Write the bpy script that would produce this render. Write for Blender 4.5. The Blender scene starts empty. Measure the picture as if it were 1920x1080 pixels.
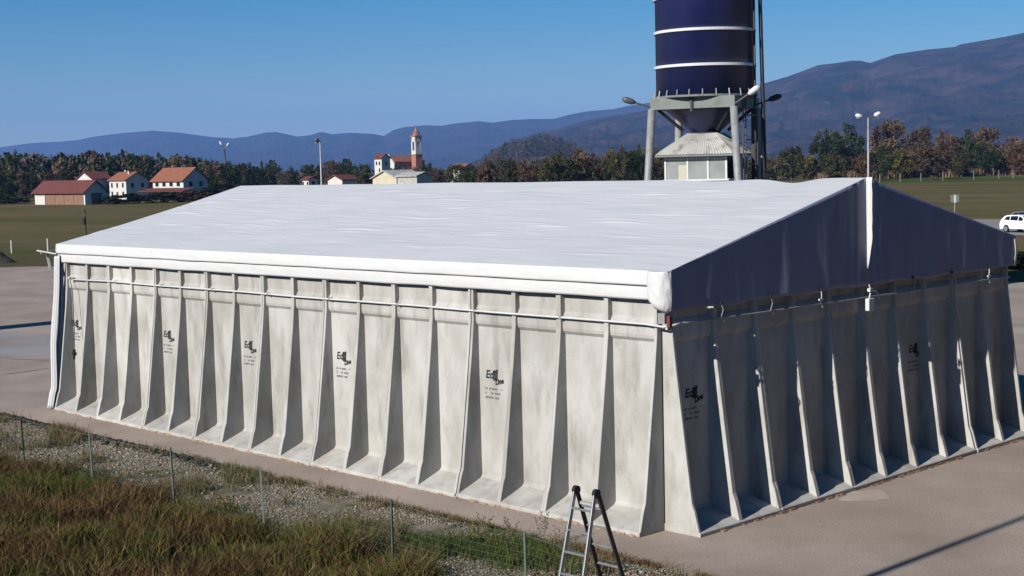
import bpy, math, random
import numpy as np
from mathutils import Vector, Matrix, noise

random.seed(7); RNG = np.random.default_rng(11)
scene = bpy.context.scene
COL = scene.collection

# ------------------------------------------------------------------ camera
CAM = np.array([17.236, -19.625, 6.748]); YAW, PITCH, ROLL, FPX = -0.80467, -0.08291, -0.02436, 2750.0
def _basis():
    f = np.array([math.sin(YAW)*math.cos(PITCH), math.cos(YAW)*math.cos(PITCH), math.sin(PITCH)])
    r = np.cross(f, [0, 0, 1]); r /= np.linalg.norm(r); u = np.cross(r, f)
    c, s = math.cos(ROLL), math.sin(ROLL)
    return f, c*r + s*u, -s*r + c*u
CF, CR, CU = _basis()
cam_d = bpy.data.cameras.new('camera'); cam = bpy.data.objects.new('camera', cam_d); COL.objects.link(cam)
cam_d.sensor_width = 36; cam_d.lens = FPX/1920*36; cam_d.clip_end = 60000; cam_d.clip_start = .1
m = Matrix.Identity(4)
for i in range(3):
    m[i][0] = CR[i]; m[i][1] = CU[i]; m[i][2] = -CF[i]; m[i][3] = CAM[i]
cam.matrix_world = m
scene.camera = cam

# ------------------------------------------------------------------ sky, sun, exposure
SUN_EL = math.radians(28.0); SUN_X = 0.0         # light travels along the gable, towards +y
sd = Vector((SUN_X, 1, 0)).normalized()*math.cos(SUN_EL); sd.z = -math.sin(SUN_EL)
world = bpy.data.worlds.new('World'); scene.world = world; world.use_nodes = True
nt = world.node_tree; bg = nt.nodes['Background']
sky = nt.nodes.new('ShaderNodeTexSky'); sky.sky_type = 'NISHITA'; sky.sun_disc = False
sky.sun_elevation = SUN_EL
sky.sun_rotation = math.atan2(-sd.x, -sd.y)
sky.air_density = 1.0; sky.dust_density = 0.0; sky.ozone_density = 5.0; sky.altitude = 100
hs0 = nt.nodes.new('ShaderNodeHueSaturation'); hs0.inputs['Saturation'].default_value = 1.5; hs0.inputs['Value'].default_value = 1.0
nt.links.new(sky.outputs[0], hs0.inputs['Color']); nt.links.new(hs0.outputs[0], bg.inputs[0]); bg.inputs[1].default_value = 0.05
sun_d = bpy.data.lights.new('sun', 'SUN'); sun = bpy.data.objects.new('sun', sun_d); COL.objects.link(sun)
sun_d.energy = 5.0; sun_d.angle = math.radians(0.53); sun_d.color = (1, .955, .88)
sun.rotation_euler = sd.to_track_quat('-Z', 'Y').to_euler(); sun.location = (0, -30, 40)
vs = scene.view_settings; vs.view_transform = 'Standard'; vs.look = 'None'; vs.gamma = 1; vs.use_curve_mapping = False
vs.exposure = 0.66
scene.cycles.volume_bounces = 0; scene.cycles.max_bounces = 6; scene.cycles.diffuse_bounces = 1

# ------------------------------------------------------------------ pixel helpers
def ray(u, v): return CF + CR*(u-960)/FPX + CU*(540-v)/FPX
def onz(u, v, z=0.0):
    d = ray(u, v); return CAM + d*(z-CAM[2])/d[2]
def at_depth(u, v, D): return CAM + ray(u, v)*D
def horizon(u): return 334.8 - u*0.02437

# ------------------------------------------------------------------ mesh builder
class MB:
    def __init__(s): s.v = []; s.f = []
    def add(s, vs, fs):
        o = len(s.v); s.v += [tuple(map(float, p)) for p in vs]; s.f += [tuple(i+o for i in f) for f in fs]; return s
    def box(s, x0, x1, y0, y1, z0, z1):
        return s.add([(x0,y0,z0),(x1,y0,z0),(x1,y1,z0),(x0,y1,z0),(x0,y0,z1),(x1,y0,z1),(x1,y1,z1),(x0,y1,z1)],
                     [(3,2,1,0),(4,5,6,7),(0,1,5,4),(1,2,6,5),(2,3,7,6),(3,0,4,7)])
    def prism_x(s, prof, x0, x1):          # prof: list of (y,z), counter-clockwise seen from +x
        n = len(prof)
        vs = [(x0,y,z) for y,z in prof] + [(x1,y,z) for y,z in prof]
        fs = [tuple(range(n-1,-1,-1)), tuple(range(n,2*n))] + [(i,(i+1)%n,n+(i+1)%n,n+i) for i in range(n)]
        return s.add(vs, fs)
    def prism_z(s, prof, z0, z1):
        n = len(prof)
        vs = [(x,y,z0) for x,y in prof] + [(x,y,z1) for x,y in prof]
        fs = [tuple(range(n-1,-1,-1)), tuple(range(n,2*n))] + [(i,(i+1)%n,n+(i+1)%n,n+i) for i in range(n)]
        return s.add(vs, fs)
    def tube(s, path, r, n=8, cap=True):
        path = [Vector(p) for p in path]; rs = r if isinstance(r, (list, tuple)) else [r]*len(path)
        rings = []
        for i, p in enumerate(path):
            t = (path[min(i+1, len(path)-1)] - path[max(i-1, 0)]).normalized()
            a = t.cross(Vector((0,0,1)))
            if a.length < 1e-3: a = t.cross(Vector((1,0,0)))
            a.normalize(); b = t.cross(a)
            rings.append([p + (a*math.cos(2*math.pi*k/n) + b*math.sin(2*math.pi*k/n))*rs[i] for k in range(n)])
        vs = [q for rg in rings for q in rg]; fs = []
        for i in range(len(path)-1):
            for k in range(n):
                fs.append((i*n+k, i*n+(k+1)%n, (i+1)*n+(k+1)%n, (i+1)*n+k))
        if cap: fs += [tuple(range(n-1,-1,-1)), tuple(range((len(path)-1)*n, len(path)*n))]
        return s.add(vs, fs)
    def lathe(s, prof, n=32, cx=0, cy=0, cap=True):   # prof: (r,z)
        vs = [(cx+r*math.cos(2*math.pi*k/n), cy+r*math.sin(2*math.pi*k/n), z) for r,z in prof for k in range(n)]
        fs = []
        for i in range(len(prof)-1):
            for k in range(n): fs.append((i*n+k, i*n+(k+1)%n, (i+1)*n+(k+1)%n, (i+1)*n+k))
        if cap: fs += [tuple(range(n-1,-1,-1)), tuple(range((len(prof)-1)*n, len(prof)*n))]
        return s.add(vs, fs)
    def grid(s, fn, nu, nv):
        vs = [fn(i/nu, j/nv) for j in range(nv+1) for i in range(nu+1)]
        fs = [(j*(nu+1)+i, j*(nu+1)+i+1, (j+1)*(nu+1)+i+1, (j+1)*(nu+1)+i) for j in range(nv) for i in range(nu)]
        return s.add(vs, fs)
    def mesh(s, name):
        me = bpy.data.meshes.new(name); me.from_pydata(s.v, [], s.f); me.update(); return me
    def build(s, name, mat, parent=None, smooth=False, bevel=0, solid=0):
        return link(name, s.mesh(name), mat, parent, smooth, bevel, solid)

def link(name, me, mat, parent=None, smooth=False, bevel=0, solid=0):
    o = bpy.data.objects.new(name, me); COL.objects.link(o)
    if mat is not None and not me.materials: me.materials.append(mat)
    if parent is not None: o.parent = parent
    if smooth:
        for p in me.polygons: p.use_smooth = True
    if bevel:
        b = o.modifiers.new('bevel', 'BEVEL'); b.width = bevel; b.segments = 2; b.limit_method = 'ANGLE'
    if solid:
        b = o.modifiers.new('solid', 'SOLIDIFY'); b.thickness = solid; b.offset = 0
    return o
def empty(name, loc=(0,0,0), rz=0.0):
    o = bpy.data.objects.new(name, None); COL.objects.link(o); o.location = loc; o.rotation_euler = (0,0,rz); return o
def tag(o, label, cat, group=None):
    o['label'] = label; o['category'] = cat
    if group: o['group'] = group
    return o
def setting(o): o['kind'] = 'structure'; return o
def stuff(o, label, cat): o['kind'] = 'stuff'; o['label'] = label; o['category'] = cat; return o
def copy_tree(o, parent=None):
    c = o.copy(); COL.objects.link(c); c.parent = parent
    for ch in o.children: copy_tree(ch, c)
    return c

# ------------------------------------------------------------------ materials
def mat(name, col, rough=.8, col2=None, nscale=3.0, stretch=(1,1,1), lo=.35, hi=.65, bump=0.0, bscale=20.0, metal=0.0,
        spec=.4, attr=None, objvar=0.0, detail=6, third=None, bstretch=(1,1,1), k=.67, byloc=False):
    M = bpy.data.materials.new(name); M.use_nodes = True; N = M.node_tree.nodes; L = M.node_tree.links
    b = N['Principled BSDF']; b.inputs['Roughness'].default_value = rough; b.inputs['Metallic'].default_value = metal
    b.inputs['Specular IOR Level'].default_value = spec
    tc = N.new('ShaderNodeTexCoord')
    c4 = lambda c: (c[0]*k, c[1]*k, c[2]*k, 1)
    out = None
    def noise_tex(sc, st, det=6):
        mp = N.new('ShaderNodeMapping'); mp.inputs['Scale'].default_value = st
        if byloc:                     # every placed unit gets its own stretch of the pattern
            oi_ = N.new('ShaderNodeObjectInfo'); va = N.new('ShaderNodeVectorMath'); va.operation = 'MULTIPLY_ADD'
            va.inputs[1].default_value = (1.37, 2.11, 0); L.new(oi_.outputs['Location'], va.inputs[0]); L.new(tc.outputs['Object'], va.inputs[2])
            L.new(va.outputs[0], mp.inputs[0])
        else: L.new(tc.outputs['Object'], mp.inputs[0])
        t = N.new('ShaderNodeTexNoise'); t.inputs['Scale'].default_value = sc; t.inputs['Detail'].default_value = det
        t.inputs['Roughness'].default_value = .62
        L.new(mp.outputs[0], t.inputs['Vector']); return t
    def ramp(sock, a, z):
        r = N.new('ShaderNodeMapRange'); r.inputs['From Min'].default_value = a; r.inputs['From Max'].default_value = z
        L.new(sock, r.inputs['Value']); return r.outputs[0]
    def mix(fac, A, B, blend='MIX'):
        x = N.new('ShaderNodeMix'); x.data_type = 'RGBA'; x.blend_type = blend
        if isinstance(fac, float): x.inputs['Factor'].default_value = fac
        else: L.new(fac, x.inputs['Factor'])
        for k, v in (('A', A), ('B', B)):
            s = [i for i in x.inputs if i.name == k and i.type == 'RGBA'][0]
            if isinstance(v, tuple): s.default_value = v
            else: L.new(v, s)
        return [o for o in x.outputs if o.type == 'RGBA'][0]
    if attr:
        a = N.new('ShaderNodeAttribute'); a.attribute_name = attr; out = mix(1.0, a.outputs['Color'], (k, k, k, 1), 'MULTIPLY')
        if col2: out = mix(ramp(noise_tex(nscale, stretch).outputs[0], lo, hi), out, mix(1.0, out, (col2[0], col2[1], col2[2], 1), 'MULTIPLY'))
    elif col2:
        out = mix(ramp(noise_tex(nscale, stretch, detail).outputs[0], lo, hi), c4(col), c4(col2))
    else: out = None
    if third:            # (colour, scale, stretch, lo, hi)
        base = out if out is not None else c4(col)
        out = mix(ramp(noise_tex(third[1], third[2]).outputs[0], third[3], third[4]), base, c4(third[0]))
    if objvar:
        oi = N.new('ShaderNodeObjectInfo')
        hs = N.new('ShaderNodeHueSaturation')
        src = oi.outputs['Random']
        if byloc:
            wn_ = N.new('ShaderNodeTexWhiteNoise'); wn_.noise_dimensions = '3D'; L.new(oi.outputs['Location'], wn_.inputs['Vector']); src = wn_.outputs['Value']
        L.new(ramp2(N, L, src, 1-objvar, 1+objvar), hs.inputs['Value'])
        if out is None: hs.inputs['Color'].default_value = c4(col)
        else: L.new(out, hs.inputs['Color'])
        out = hs.outputs[0]
    if out is None: b.inputs['Base Color'].default_value = c4(col)
    else: L.new(out, b.inputs['Base Color'])
    if bump:
        t = noise_tex(bscale, bstretch, 8); bp = N.new('ShaderNodeBump'); bp.inputs['Strength'].default_value = 1.0
        bp.inputs['Distance'].default_value = bump
        L.new(t.outputs[0], bp.inputs['Height']); L.new(bp.outputs[0], b.inputs['Normal'])
    return M
def ramp2(N, L, sock, a, z):
    r = N.new('ShaderNodeMapRange'); r.inputs['To Min'].default_value = a; r.inputs['To Max'].default_value = z
    L.new(sock, r.inputs['Value']); return r.outputs[0]

M = {}
M['concrete'] = mat('precast_concrete', (.575,.562,.535), .85, (.42,.40,.36), 1.3, (1,1,.5), .38, .64, bump=.006, bscale=26, objvar=.13, byloc=True,
                    third=((.27,.25,.225), 2.2, (1.5,1.5,.35), .53, .80))
M['tarp'] = mat('white_tarpaulin', (.71,.712,.73), .55, (.66,.668,.69), .8, (.3,1,1), .4, .7, bump=.014, bscale=3.0, bstretch=(.3,2.2,2.2))
M['tarp_white'] = mat('white_valance', (.72,.72,.72), .5, (.68,.685,.69), 2, (1,1,1), .4, .7, bump=.01, bscale=2.0, bstretch=(1,1,2))
M['gable'] = mat('shade_darkened_tarpaulin', (.25,.265,.38), .55, (.22,.235,.34), .8, (1,1,.2), .4, .7, bump=.01, bscale=2.0, bstretch=(1,2.5,.25))  # white sheet given a dark blue grey that stands in for its shade
M['asphalt'] = mat('worn_asphalt', (.515,.425,.36), .95, (.37,.295,.245), .25, (1,1,1), .36, .60, bump=.008, bscale=55, spec=.2, detail=12,
                   third=((.22,.185,.165), 24.0, (1,1,1), .46, .76))
M['road'] = mat('road_asphalt', (.34,.31,.29), .95, (.28,.255,.24), .2, bump=.005, bscale=40, spec=.2)
M['gravel_bed'] = mat('gravel_bed', (.30,.25,.20), 1, (.18,.15,.11), 1.3, lo=.4, hi=.62, bump=.03, bscale=14, spec=.1,
                      third=((.10,.095,.04), .8, (1,1,1), .52, .66))
M['field'] = mat('field_grass', (.105,.10,.034), 1, (.175,.130,.062), .035, (1,1.8,1), .34, .60, bump=.06, bscale=3, spec=.05, detail=12,
                 third=((.085,.092,.028), .02, (1,2,1), .50, .70))
M['verge'] = mat('dry_verge', (.13,.10,.05), 1, (.08,.085,.03), .6, bump=.05, bscale=6, spec=.05)
M['greenstrip'] = mat('green_strip', (.055,.10,.016), 1, (.08,.10,.02), .1, bump=.05, bscale=5, spec=.05)
M['wet'] = mat('grey_patched_asphalt', (.36,.345,.345), .85, (.30,.255,.23), .25, (1,1,1), .4, .62, bump=.004, bscale=40)
M['stone'] = mat('loose_stone', (.3,.3,.3), .95, (.75,.72,.68), 9, attr='tint', spec=.15)
M['grass'] = mat('grass_blades', (.1,.1,.03), .8, None, attr='tint', spec=.15)
M['leaf'] = mat('foliage', (.06,.08,.02), .9, None, attr='tint', spec=.05, objvar=.18)
M['bark'] = mat('bark', (.10,.08,.06), .95, (.06,.05,.04), 3)
M['mount_far'] = mat('mountain_forest_far', (.030,.032,.028), 1, (.05,.042,.036), .004, (1,1,1), .4, .6, spec=0, detail=14, bump=30, bscale=.012,
                     third=((.16,.15,.14), .006, (1,1,1), .68, .80))
M['mount_near'] = mat('mountain_forest_near', (.018,.022,.015), 1, (.082,.056,.044), .007, (1,1,2.2), .40, .62, spec=0, detail=15, bump=14, bscale=.03,
                      third=((.20,.185,.17), .009, (1,1,2), .66, .80))
M['hill'] = mat('wooded_hill', (.06,.05,.03), 1, (.09,.07,.045), .05, spec=0)
M['navy'] = mat('navy_silo_paint', (.009,.018,.100), .40, (.007,.014,.075), .5, (1,1,.2), .4, .7, spec=.5,
                third=((.022,.034,.11), 1.8, (2.5,2.5,.15), .62, .8))
M['pale_steel'] = mat('pale_steel', (.33,.335,.335), .55, (.24,.23,.22), 3, lo=.45, hi=.7, metal=.1)
M['green_steel'] = mat('grey_green_steel', (.20,.23,.215), .6, (.15,.155,.14), 2.5, lo=.45, hi=.7)
M['galv'] = mat('galvanised_steel', (.42,.42,.42), .55, (.30,.29,.28), 3, lo=.4, hi=.7, metal=.25)
M['dark_steel'] = mat('dark_steel', (.018,.02,.03), .5, (.03,.028,.03), 3)
M['lamp_grey'] = mat('lamp_grey', (.10,.105,.115), .45)
M['lamp_white'] = mat('lamp_white', (.72,.73,.74), .35)
M['white'] = mat('white_paint', (.74,.74,.72), .5, (.66,.65,.62), 4)
M['black'] = mat('black_plastic', (.02,.02,.022), .4)
M['ink'] = mat('black_stencil_ink', (.022,.022,.024), .9, (.09,.09,.088), 22, lo=.5, hi=.72)
M['ink_faint'] = mat('faded_stencil_ink', (.12,.12,.118), .9, (.26,.255,.24), 20, lo=.45, hi=.7)
M['alu'] = mat('aluminium', (.62,.63,.64), .38, (.5,.5,.5), 8, metal=.75)
M['alu_shade'] = mat('shaded_ladder_rail', (.055,.045,.045), .5, (.035,.03,.03), 6)  # shade on the rear rails put into a darker copy of the aluminium
M['fence_green'] = mat('green_coated_wire', (.04,.12,.085), .7)
M['fence_post'] = mat('green_post_paint', (.075,.125,.11), .8, (.12,.15,.13), 8)
M['rust'] = mat('rusty_bedding', (.42,.29,.19), .95, (.28,.17,.10), 4, lo=.4, hi=.6, bump=.01, bscale=25)
M['rust_dark'] = mat('brown_bedding', (.34,.19,.10), .95, (.14,.085,.055), 5, lo=.35, hi=.6, bump=.01, bscale=25)
M['blocker_clad'] = mat('sky_blocker_clad', (.05,.065,.05), .7, (.04,.05,.04), .5)
M['seam'] = mat('tar_seam', (.16,.13,.12), .9, (.24,.20,.18), 3)
M['spill'] = mat('dusty_spill', (.54,.47,.42), .95, (.45,.37,.315), 3, lo=.35, hi=.55)
M['roof_red'] = mat('dark_red_roof', (.17,.045,.032), .85, (.12,.035,.028), .8)
M['roof_orange'] = mat('terracotta_roof', (.32,.12,.06), .85, (.25,.09,.05), .9)
M['plaster'] = mat('white_plaster', (.72,.70,.66), .9, (.62,.60,.56), .7)
M['cream'] = mat('cream_plaster', (.68,.60,.44), .9, (.6,.53,.4), .7)
M['brick'] = mat('brick_wall', (.24,.12,.075), .9, (.30,.17,.11), 1.2)
M['pink'] = mat('pink_brick', (.42,.19,.14), .9, (.36,.16,.12), .6)
M['corr'] = mat('corrugated_sheet', (.52,.515,.49), .6, (.27,.25,.20), 2.2, lo=.48, hi=.66)
M['glass'] = mat('window_glass', (.24,.265,.265), .15, (.33,.35,.34), 1.5, spec=.5)
M['darkglass'] = mat('dark_glass', (.012,.013,.016), .08, spec=.6)
M['car_white'] = mat('white_car_paint', (.80,.80,.80), .25, spec=.6, k=1)
M['car_grey'] = mat('grey_car_paint', (.16,.16,.18), .3, spec=.6)
M['tyre'] = mat('tyre_rubber', (.02,.02,.02), .8)
M['straw'] = mat('straw_stalks', (.2,.15,.09), .95, None, attr='tint', spec=.05)
M['wood'] = mat('weathered_wood', (.28,.25,.21), .9, (.2,.17,.14), 4)
M['soil'] = mat('dark_soil', (.035,.03,.025), 1, (.06,.05,.04), 2, bump=.05, bscale=5)
M['panelwood'] = mat('cream_board', (.55,.54,.42), .7)
M['concrete_dark'] = mat('concrete_pole', (.42,.40,.38), .8)

# ------------------------------------------------------------------ ground
def sheet(name, pts, z, m_):
    b = MB(); b.add([(x,y,z) for x,y in pts], [tuple(range(len(pts)))]); return setting(b.build(name, m_))
g = MB(); R0 = 15000; n = 48
g.add([(R0*math.cos(2*math.pi*k/n), R0*math.sin(2*math.pi*k/n), -.03) for k in range(n)], [tuple(range(n))])
setting(g.build('ground', M['field']))
def g2_(p): return (p[0], p[1])
# yard of worn asphalt: outline with a slightly wandering edge
def wobble(a, b, nseg, amp, seed):
    out = []
    for i in range(nseg):
        t = i/nseg; x = a[0]+(b[0]-a[0])*t; y = a[1]+(b[1]-a[1])*t
        d = amp*noise.noise(Vector((x*.35, y*.35, seed))) + .4*amp*noise.noise(Vector((x*1.7, y*1.7, seed)))
        L_ = math.hypot(b[0]-a[0], b[1]-a[1]); out.append((x-(b[1]-a[1])/L_*d, y+(b[0]-a[0])/L_*d))
    return out
yard = wobble((-40,-1.25),(1.2,-1.2),90,.16,1)+wobble((1.2,-1.2),(3.4,-1.35),14,.14,2)+wobble((3.4,-1.35),(12,-9),20,.3,3)
yard += [(12,-40),(60,-40),(60,53)] + wobble((60,53),(-60,53),40,1.0,5) + wobble((-60,53),(-92,29),20,1.2,6) + [(-150,0),(-150,-30),(-40,-30)]
sheet('asphalt_yard', yard, 0.0, M['asphalt'])
sheet('patched_asphalt', [(-44,3),(-37,3.2),(-34,7.5),(-37,10),(-44,9.2),(-50,6)], .004, M['wet'])
sheet('dry_verge', wobble((-150,0),(-92,29),30,2,8)+wobble((-92,29),(-60,53.0),20,2,9)+wobble((-60,53),(60,53),40,1,5)+[(60,59)]+wobble((60,59),(-62,60),40,2,10)+wobble((-62,60),(-110,36),30,2.5,12)+[(-170,8)], -.012, M['verge'])
# dark tar seams across the left yard, pale dusty spill by the gable foot
def seam(name, a, c, w_, m_, seed):
    up_ = wobble(a, c, 40, .25, seed); dn_ = [(x+w_*(.6+.5*noise.noise(Vector((x, y, 4)))), y-w_*(.6+.5*noise.noise(Vector((y, x, 9))))) for x, y in up_][::-1]
    sheet(name, up_+dn_, .008, m_)
seam('tar_seam', g2_(onz(-60,712)), g2_(onz(97,690)), .12, M['seam'], 3)
seam('tar_seam', g2_(onz(-60,668)), g2_(onz(97,676)), .09, M['seam'], 5)
pc = onz(1622, 930); sheet('dusty_spill', [(pc[0]+(.42+.22*noise.noise(Vector((math.cos(a_)*2, math.sin(a_)*2, 6))))*math.cos(a_), pc[1]+(.62+.3*noise.noise(Vector((math.cos(a_)*2, math.sin(a_)*2, 16))))*math.sin(a_)) for a_ in [k_*2*math.pi/40 for k_ in range(40)]], .004, M['spill'])
# gravel verge before the long wall
sheet('gravel_bed', wobble((-40,-6.5),(4.5,-6.5),60,.4,14)+[(9,-7.5),(6,-3)]+wobble((4.4,-1.0),(-40,-1.0),60,.1,15), -.008, M['gravel_bed'])
sheet('soil_bank', [(-40,-30),(12,-30),(9,-7.4)]+wobble((4.5,-6.4),(-40,-6.4),60,.4,14), -.016, M['soil'])
# side road with the cars
rA, rB = onz(1700,411), onz(1920,411); rC, rD = onz(1920,441), onz(1850,441)
e = (rB-rA); e /= np.linalg.norm(e)
def g2(p): return (p[0], p[1])
sheet('road', [g2(rD-e*30), g2(rC+e*60), g2(rB+e*60), g2(rA-e*40)], -.006, M['road'])
cg0, cg1, cg2, cg3 = onz(1600,344), onz(2050,336), onz(2050,330), onz(1600,336)
sheet('grass_strip', [g2(cg0), g2(cg1), g2(cg2), g2(cg3)], -.01, M['greenstrip'])

# ------------------------------------------------------------------ mountains
def ridge(name, pts, D, back, m_, amp, u0, u1, step, basez=-2.0, gx=.0011, seed=0.0, rows=44, shift=0):
    D0 = D; us = np.arange(u0, u1+step, step); vv = np.interp(us, [p[0] for p in pts], [p[1] for p in pts])
    b = MB(); cols = len(us); V = []
    dirs = []
    for u, v in zip(us, vv):
        d = ray(u, horizon(u)); d[2] = 0; d /= np.linalg.norm(d)
        cosu = d @ np.array([CF[0], CF[1], 0])/math.hypot(CF[0], CF[1])
        D = float(np.interp(u, D0[0], D0[1])) if isinstance(D0, tuple) else D0
        h = CAM[2] + (horizon(u)-v)/FPX*D/cosu*1.0
        dirs.append((d, h, D))
    for j in range(rows+1):
        t = j/rows
        for (d, h, D) in dirs:
            if t <= .75:
                q = t/.75; dist = D - back*(1-q); base = q**1.25
            else:
                q = (t-.75)/.25; dist = D + back*.8*q; base = (1-q)**1.2
            p = CAM + d*dist
            w = 4*base*(1-base) if t <= .75 else 0
            nz = noise.fractal(Vector((p[0]*gx, p[1]*gx, seed)), .9, 2.1, 6)
            nz2 = abs(noise.fractal(Vector((p[0]*gx*2.2, p[1]*gx*2.2, seed+5)), .8, 2.1, 5))
            z = h*base + amp*w*(nz*.8 - nz2*.9) + amp*.05*nz*(1 if base > .5 else base*2)
            lim = CAM[2] + (h-CAM[2])*dist/D
            if t < .74 and z > lim*.93: z = lim*.93 + (lim*.055)*math.tanh((z-lim*.93)/(lim*.055))
            V.append((p[0], p[1], max(z, basez) if 0 < t < 1 else basez))
    c = cols
    F_ = [(j*c+i, j*c+i+1, (j+1)*c+i+1, (j+1)*c+i) for j in range(rows) for i in range(c-1)]
    b.add(V, F_); o = b.build(name, m_, smooth=True); setting(o); return o
far_pts = [(-400,290),(-150,286),(0,283),(60,275),(110,272),(150,268),(180,262),(240,255),(290,250),(340,253),(400,260),(440,262),(470,258),(500,251),(520,250),(560,258),(585,255),(605,249),(625,253),(660,250),(700,252),(722,256),(740,245),(760,240),(800,236),(830,237),(860,232),(880,230),(900,228),(925,231),(960,226),(1000,224),(1040,224),(1070,216),(1100,210),(1150,206),(1180,200),(1230,193),(1330,180),(1430,170),(1700,165),(2300,160)]
ridge('far_mountain_range', far_pts, ([-400,100,320,900], [15200,15000,12500,11000]), 3600, M['mount_far'], 70, -400, 2300, 3.0, gx=.0010, seed=1.3)
near_pts = [(880,306),(930,285),(970,262),(1000,252),(1050,241),(1100,226),(1150,218),(1200,211),(1230,204),(1330,184),(1430,163),(1480,150),(1520,137),(1535,132),(1560,130),(1600,126),(1615,127),(1632,131),(1680,117),(1740,110),(1790,107),(1800,103),(1860,96),(1920,88),(2050,78),(2300,72),(2600,80)]
ridge('near_mountain', near_pts, 6300, 2900, M['mount_near'], 62, 880, 2600, 2.5, gx=.0016, seed=4.7, rows=56)
hill_pts = [(860,318),(905,300),(925,282),(950,268),(1000,262),(1022,258),(1050,264),(1075,273),(1092,287),(1130,306)]
ridge('wooded_hill', hill_pts, 2600, 560, M['hill'], 10, 860, 1130, 4, gx=.005, seed=2.2, rows=16)

# ------------------------------------------------------------------ foliage
PAL = {'dark': [(.030,.045,.014),(.045,.060,.018),(.022,.034,.012)],
       'olive': [(.072,.074,.028),(.092,.086,.033),(.05,.056,.022)],
       'brown': [(.115,.080,.045),(.092,.060,.036),(.135,.095,.055),(.075,.055,.036)],
       'rust': [(.115,.065,.038),(.09,.05,.03),(.13,.08,.045)],
       'yellow': [(.16,.13,.03),(.12,.11,.028),(.10,.10,.03)],
       'bare': [(.10,.085,.07),(.08,.065,.055),(.13,.11,.09)]}
def set_tint(me, cols):          # one colour per face
    a = me.color_attributes.new('tint', 'FLOAT_COLOR', 'CORNER')
    per = np.repeat(np.asarray(cols, dtype=np.float32), [p.loop_total for p in me.polygons], axis=0)
    a.data.foreach_set('color', np.concatenate([per, np.ones((len(per),1), np.float32)], axis=1).ravel())
def crown_arrays(rng, kind, shape, ncl, nleaf, size):
    """leaf quads in clumps inside a unit crown (radius ~1, height 0..2)"""
    V, C = [], []
    pal = np.array(PAL[kind])
    for c in range(ncl):
        for _ in range(40):
            p = rng.uniform(-1, 1, 3)
            r = np.linalg.norm(p[:2]); zz = (p[2]+1)/2
            if shape == 'round': ok = (r**2 + p[2]**2) < 1 and (r**2 + p[2]**2) > .18
            elif shape == 'spire': ok = r < (1-zz)*.95+.06
            else: ok = r < math.sin(math.pi*min(1, zz*.86+.14))**.7*1.0
            if ok: break
        cr = rng.uniform(.16, .34)
        col = pal[rng.integers(len(pal))]*rng.uniform(.7, 1.3)
        n_ = int(nleaf*rng.uniform(.6, 1.3))
        q = rng.normal(0, 1, (n_, 3)); q /= np.linalg.norm(q, axis=1)[:, None]
        ctr = p + q*(cr*rng.uniform(.3, 1, (n_, 1)))
        a = rng.normal(0, 1, (n_, 3)); a /= np.linalg.norm(a, axis=1)[:, None]
        b_ = np.cross(a, rng.normal(0, 1, (n_, 3))); b_ /= np.linalg.norm(b_, axis=1)[:, None]
        s = size*rng.uniform(.6, 1.3, (n_, 1))
        quad = np.stack([ctr-a*s-b_*s*.6, ctr+a*s-b_*s*.6, ctr+a*s+b_*s*.6, ctr-a*s+b_*s*.6], axis=1)
        V.append(quad.reshape(-1, 3)); C.append(np.clip(col*rng.uniform(.8, 1.2, (n_, 1)), 0, 1))
    return np.concatenate(V), np.concatenate(C)
def quads_mesh(name, V, C, m_):
    nq = len(V)//4
    me = bpy.data.meshes.new(name); me.vertices.add(len(V)); me.vertices.foreach_set('co', V.astype(np.float32).ravel())
    me.loops.add(nq*4); me.loops.foreach_set('vertex_index', np.arange(nq*4, dtype=np.int32))
    me.polygons.add(nq); me.polygons.foreach_set('loop_start', np.arange(0, nq*4, 4, dtype=np.int32))
    me.update(calc_edges=True)
    a = me.color_attributes.new('tint', 'FLOAT_COLOR', 'CORNER')
    per = np.repeat(C.astype(np.float32), 4, axis=0)
    a.data.foreach_set('color', np.concatenate([per, np.ones((len(per),1), np.float32)], axis=1).ravel())
    me.materials.append(m_); return me
CROWN = {}
for kind in PAL:
    for shape in ('round', 'oval', 'spire'):
        if shape == 'spire' and kind not in ('dark', 'olive'): continue
        for k in range(2):
            rg = np.random.default_rng(hash((len(kind)*31+ord(kind[0])*7+len(shape)*3+ord(shape[0]), k)) % 100000)
            V, C = crown_arrays(rg, kind, shape, 66 if kind != 'bare' else 40, 62 if kind != 'bare' else 40, .046 if kind != 'bare' else .036)
            CROWN[(kind, shape, k)] = quads_mesh('crown', V, C, M['leaf'])
def trunk_mesh(seed):
    rg = random.Random(seed); b = MB()
    b.tube([(0,0,0),(rg.uniform(-.02,.02),0,.3),(rg.uniform(-.04,.04),rg.uniform(-.04,.04),.62),(0,0,.9)], [.030,.024,.017,.005], 7)
    for i in range(5):
        a = rg.uniform(0, 6.28); z = rg.uniform(.28, .6); r = rg.uniform(.16, .3)
        b.tube([(0,0,z),(r*.5*math.cos(a), r*.5*math.sin(a), z+.12),(r*math.cos(a), r*math.sin(a), z+.28)], [.013,.009,.003], 5)
    return b.mesh('trunk')
TRUNK = [trunk_mesh(i) for i in range(3)]
for t_ in TRUNK: t_.materials.append(M['bark'])
ADJ = {'dark':'dark green','olive':'olive green','brown':'brown autumn','rust':'rusty red autumn','yellow':'yellow green','bare':'bare greyish'}
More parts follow.
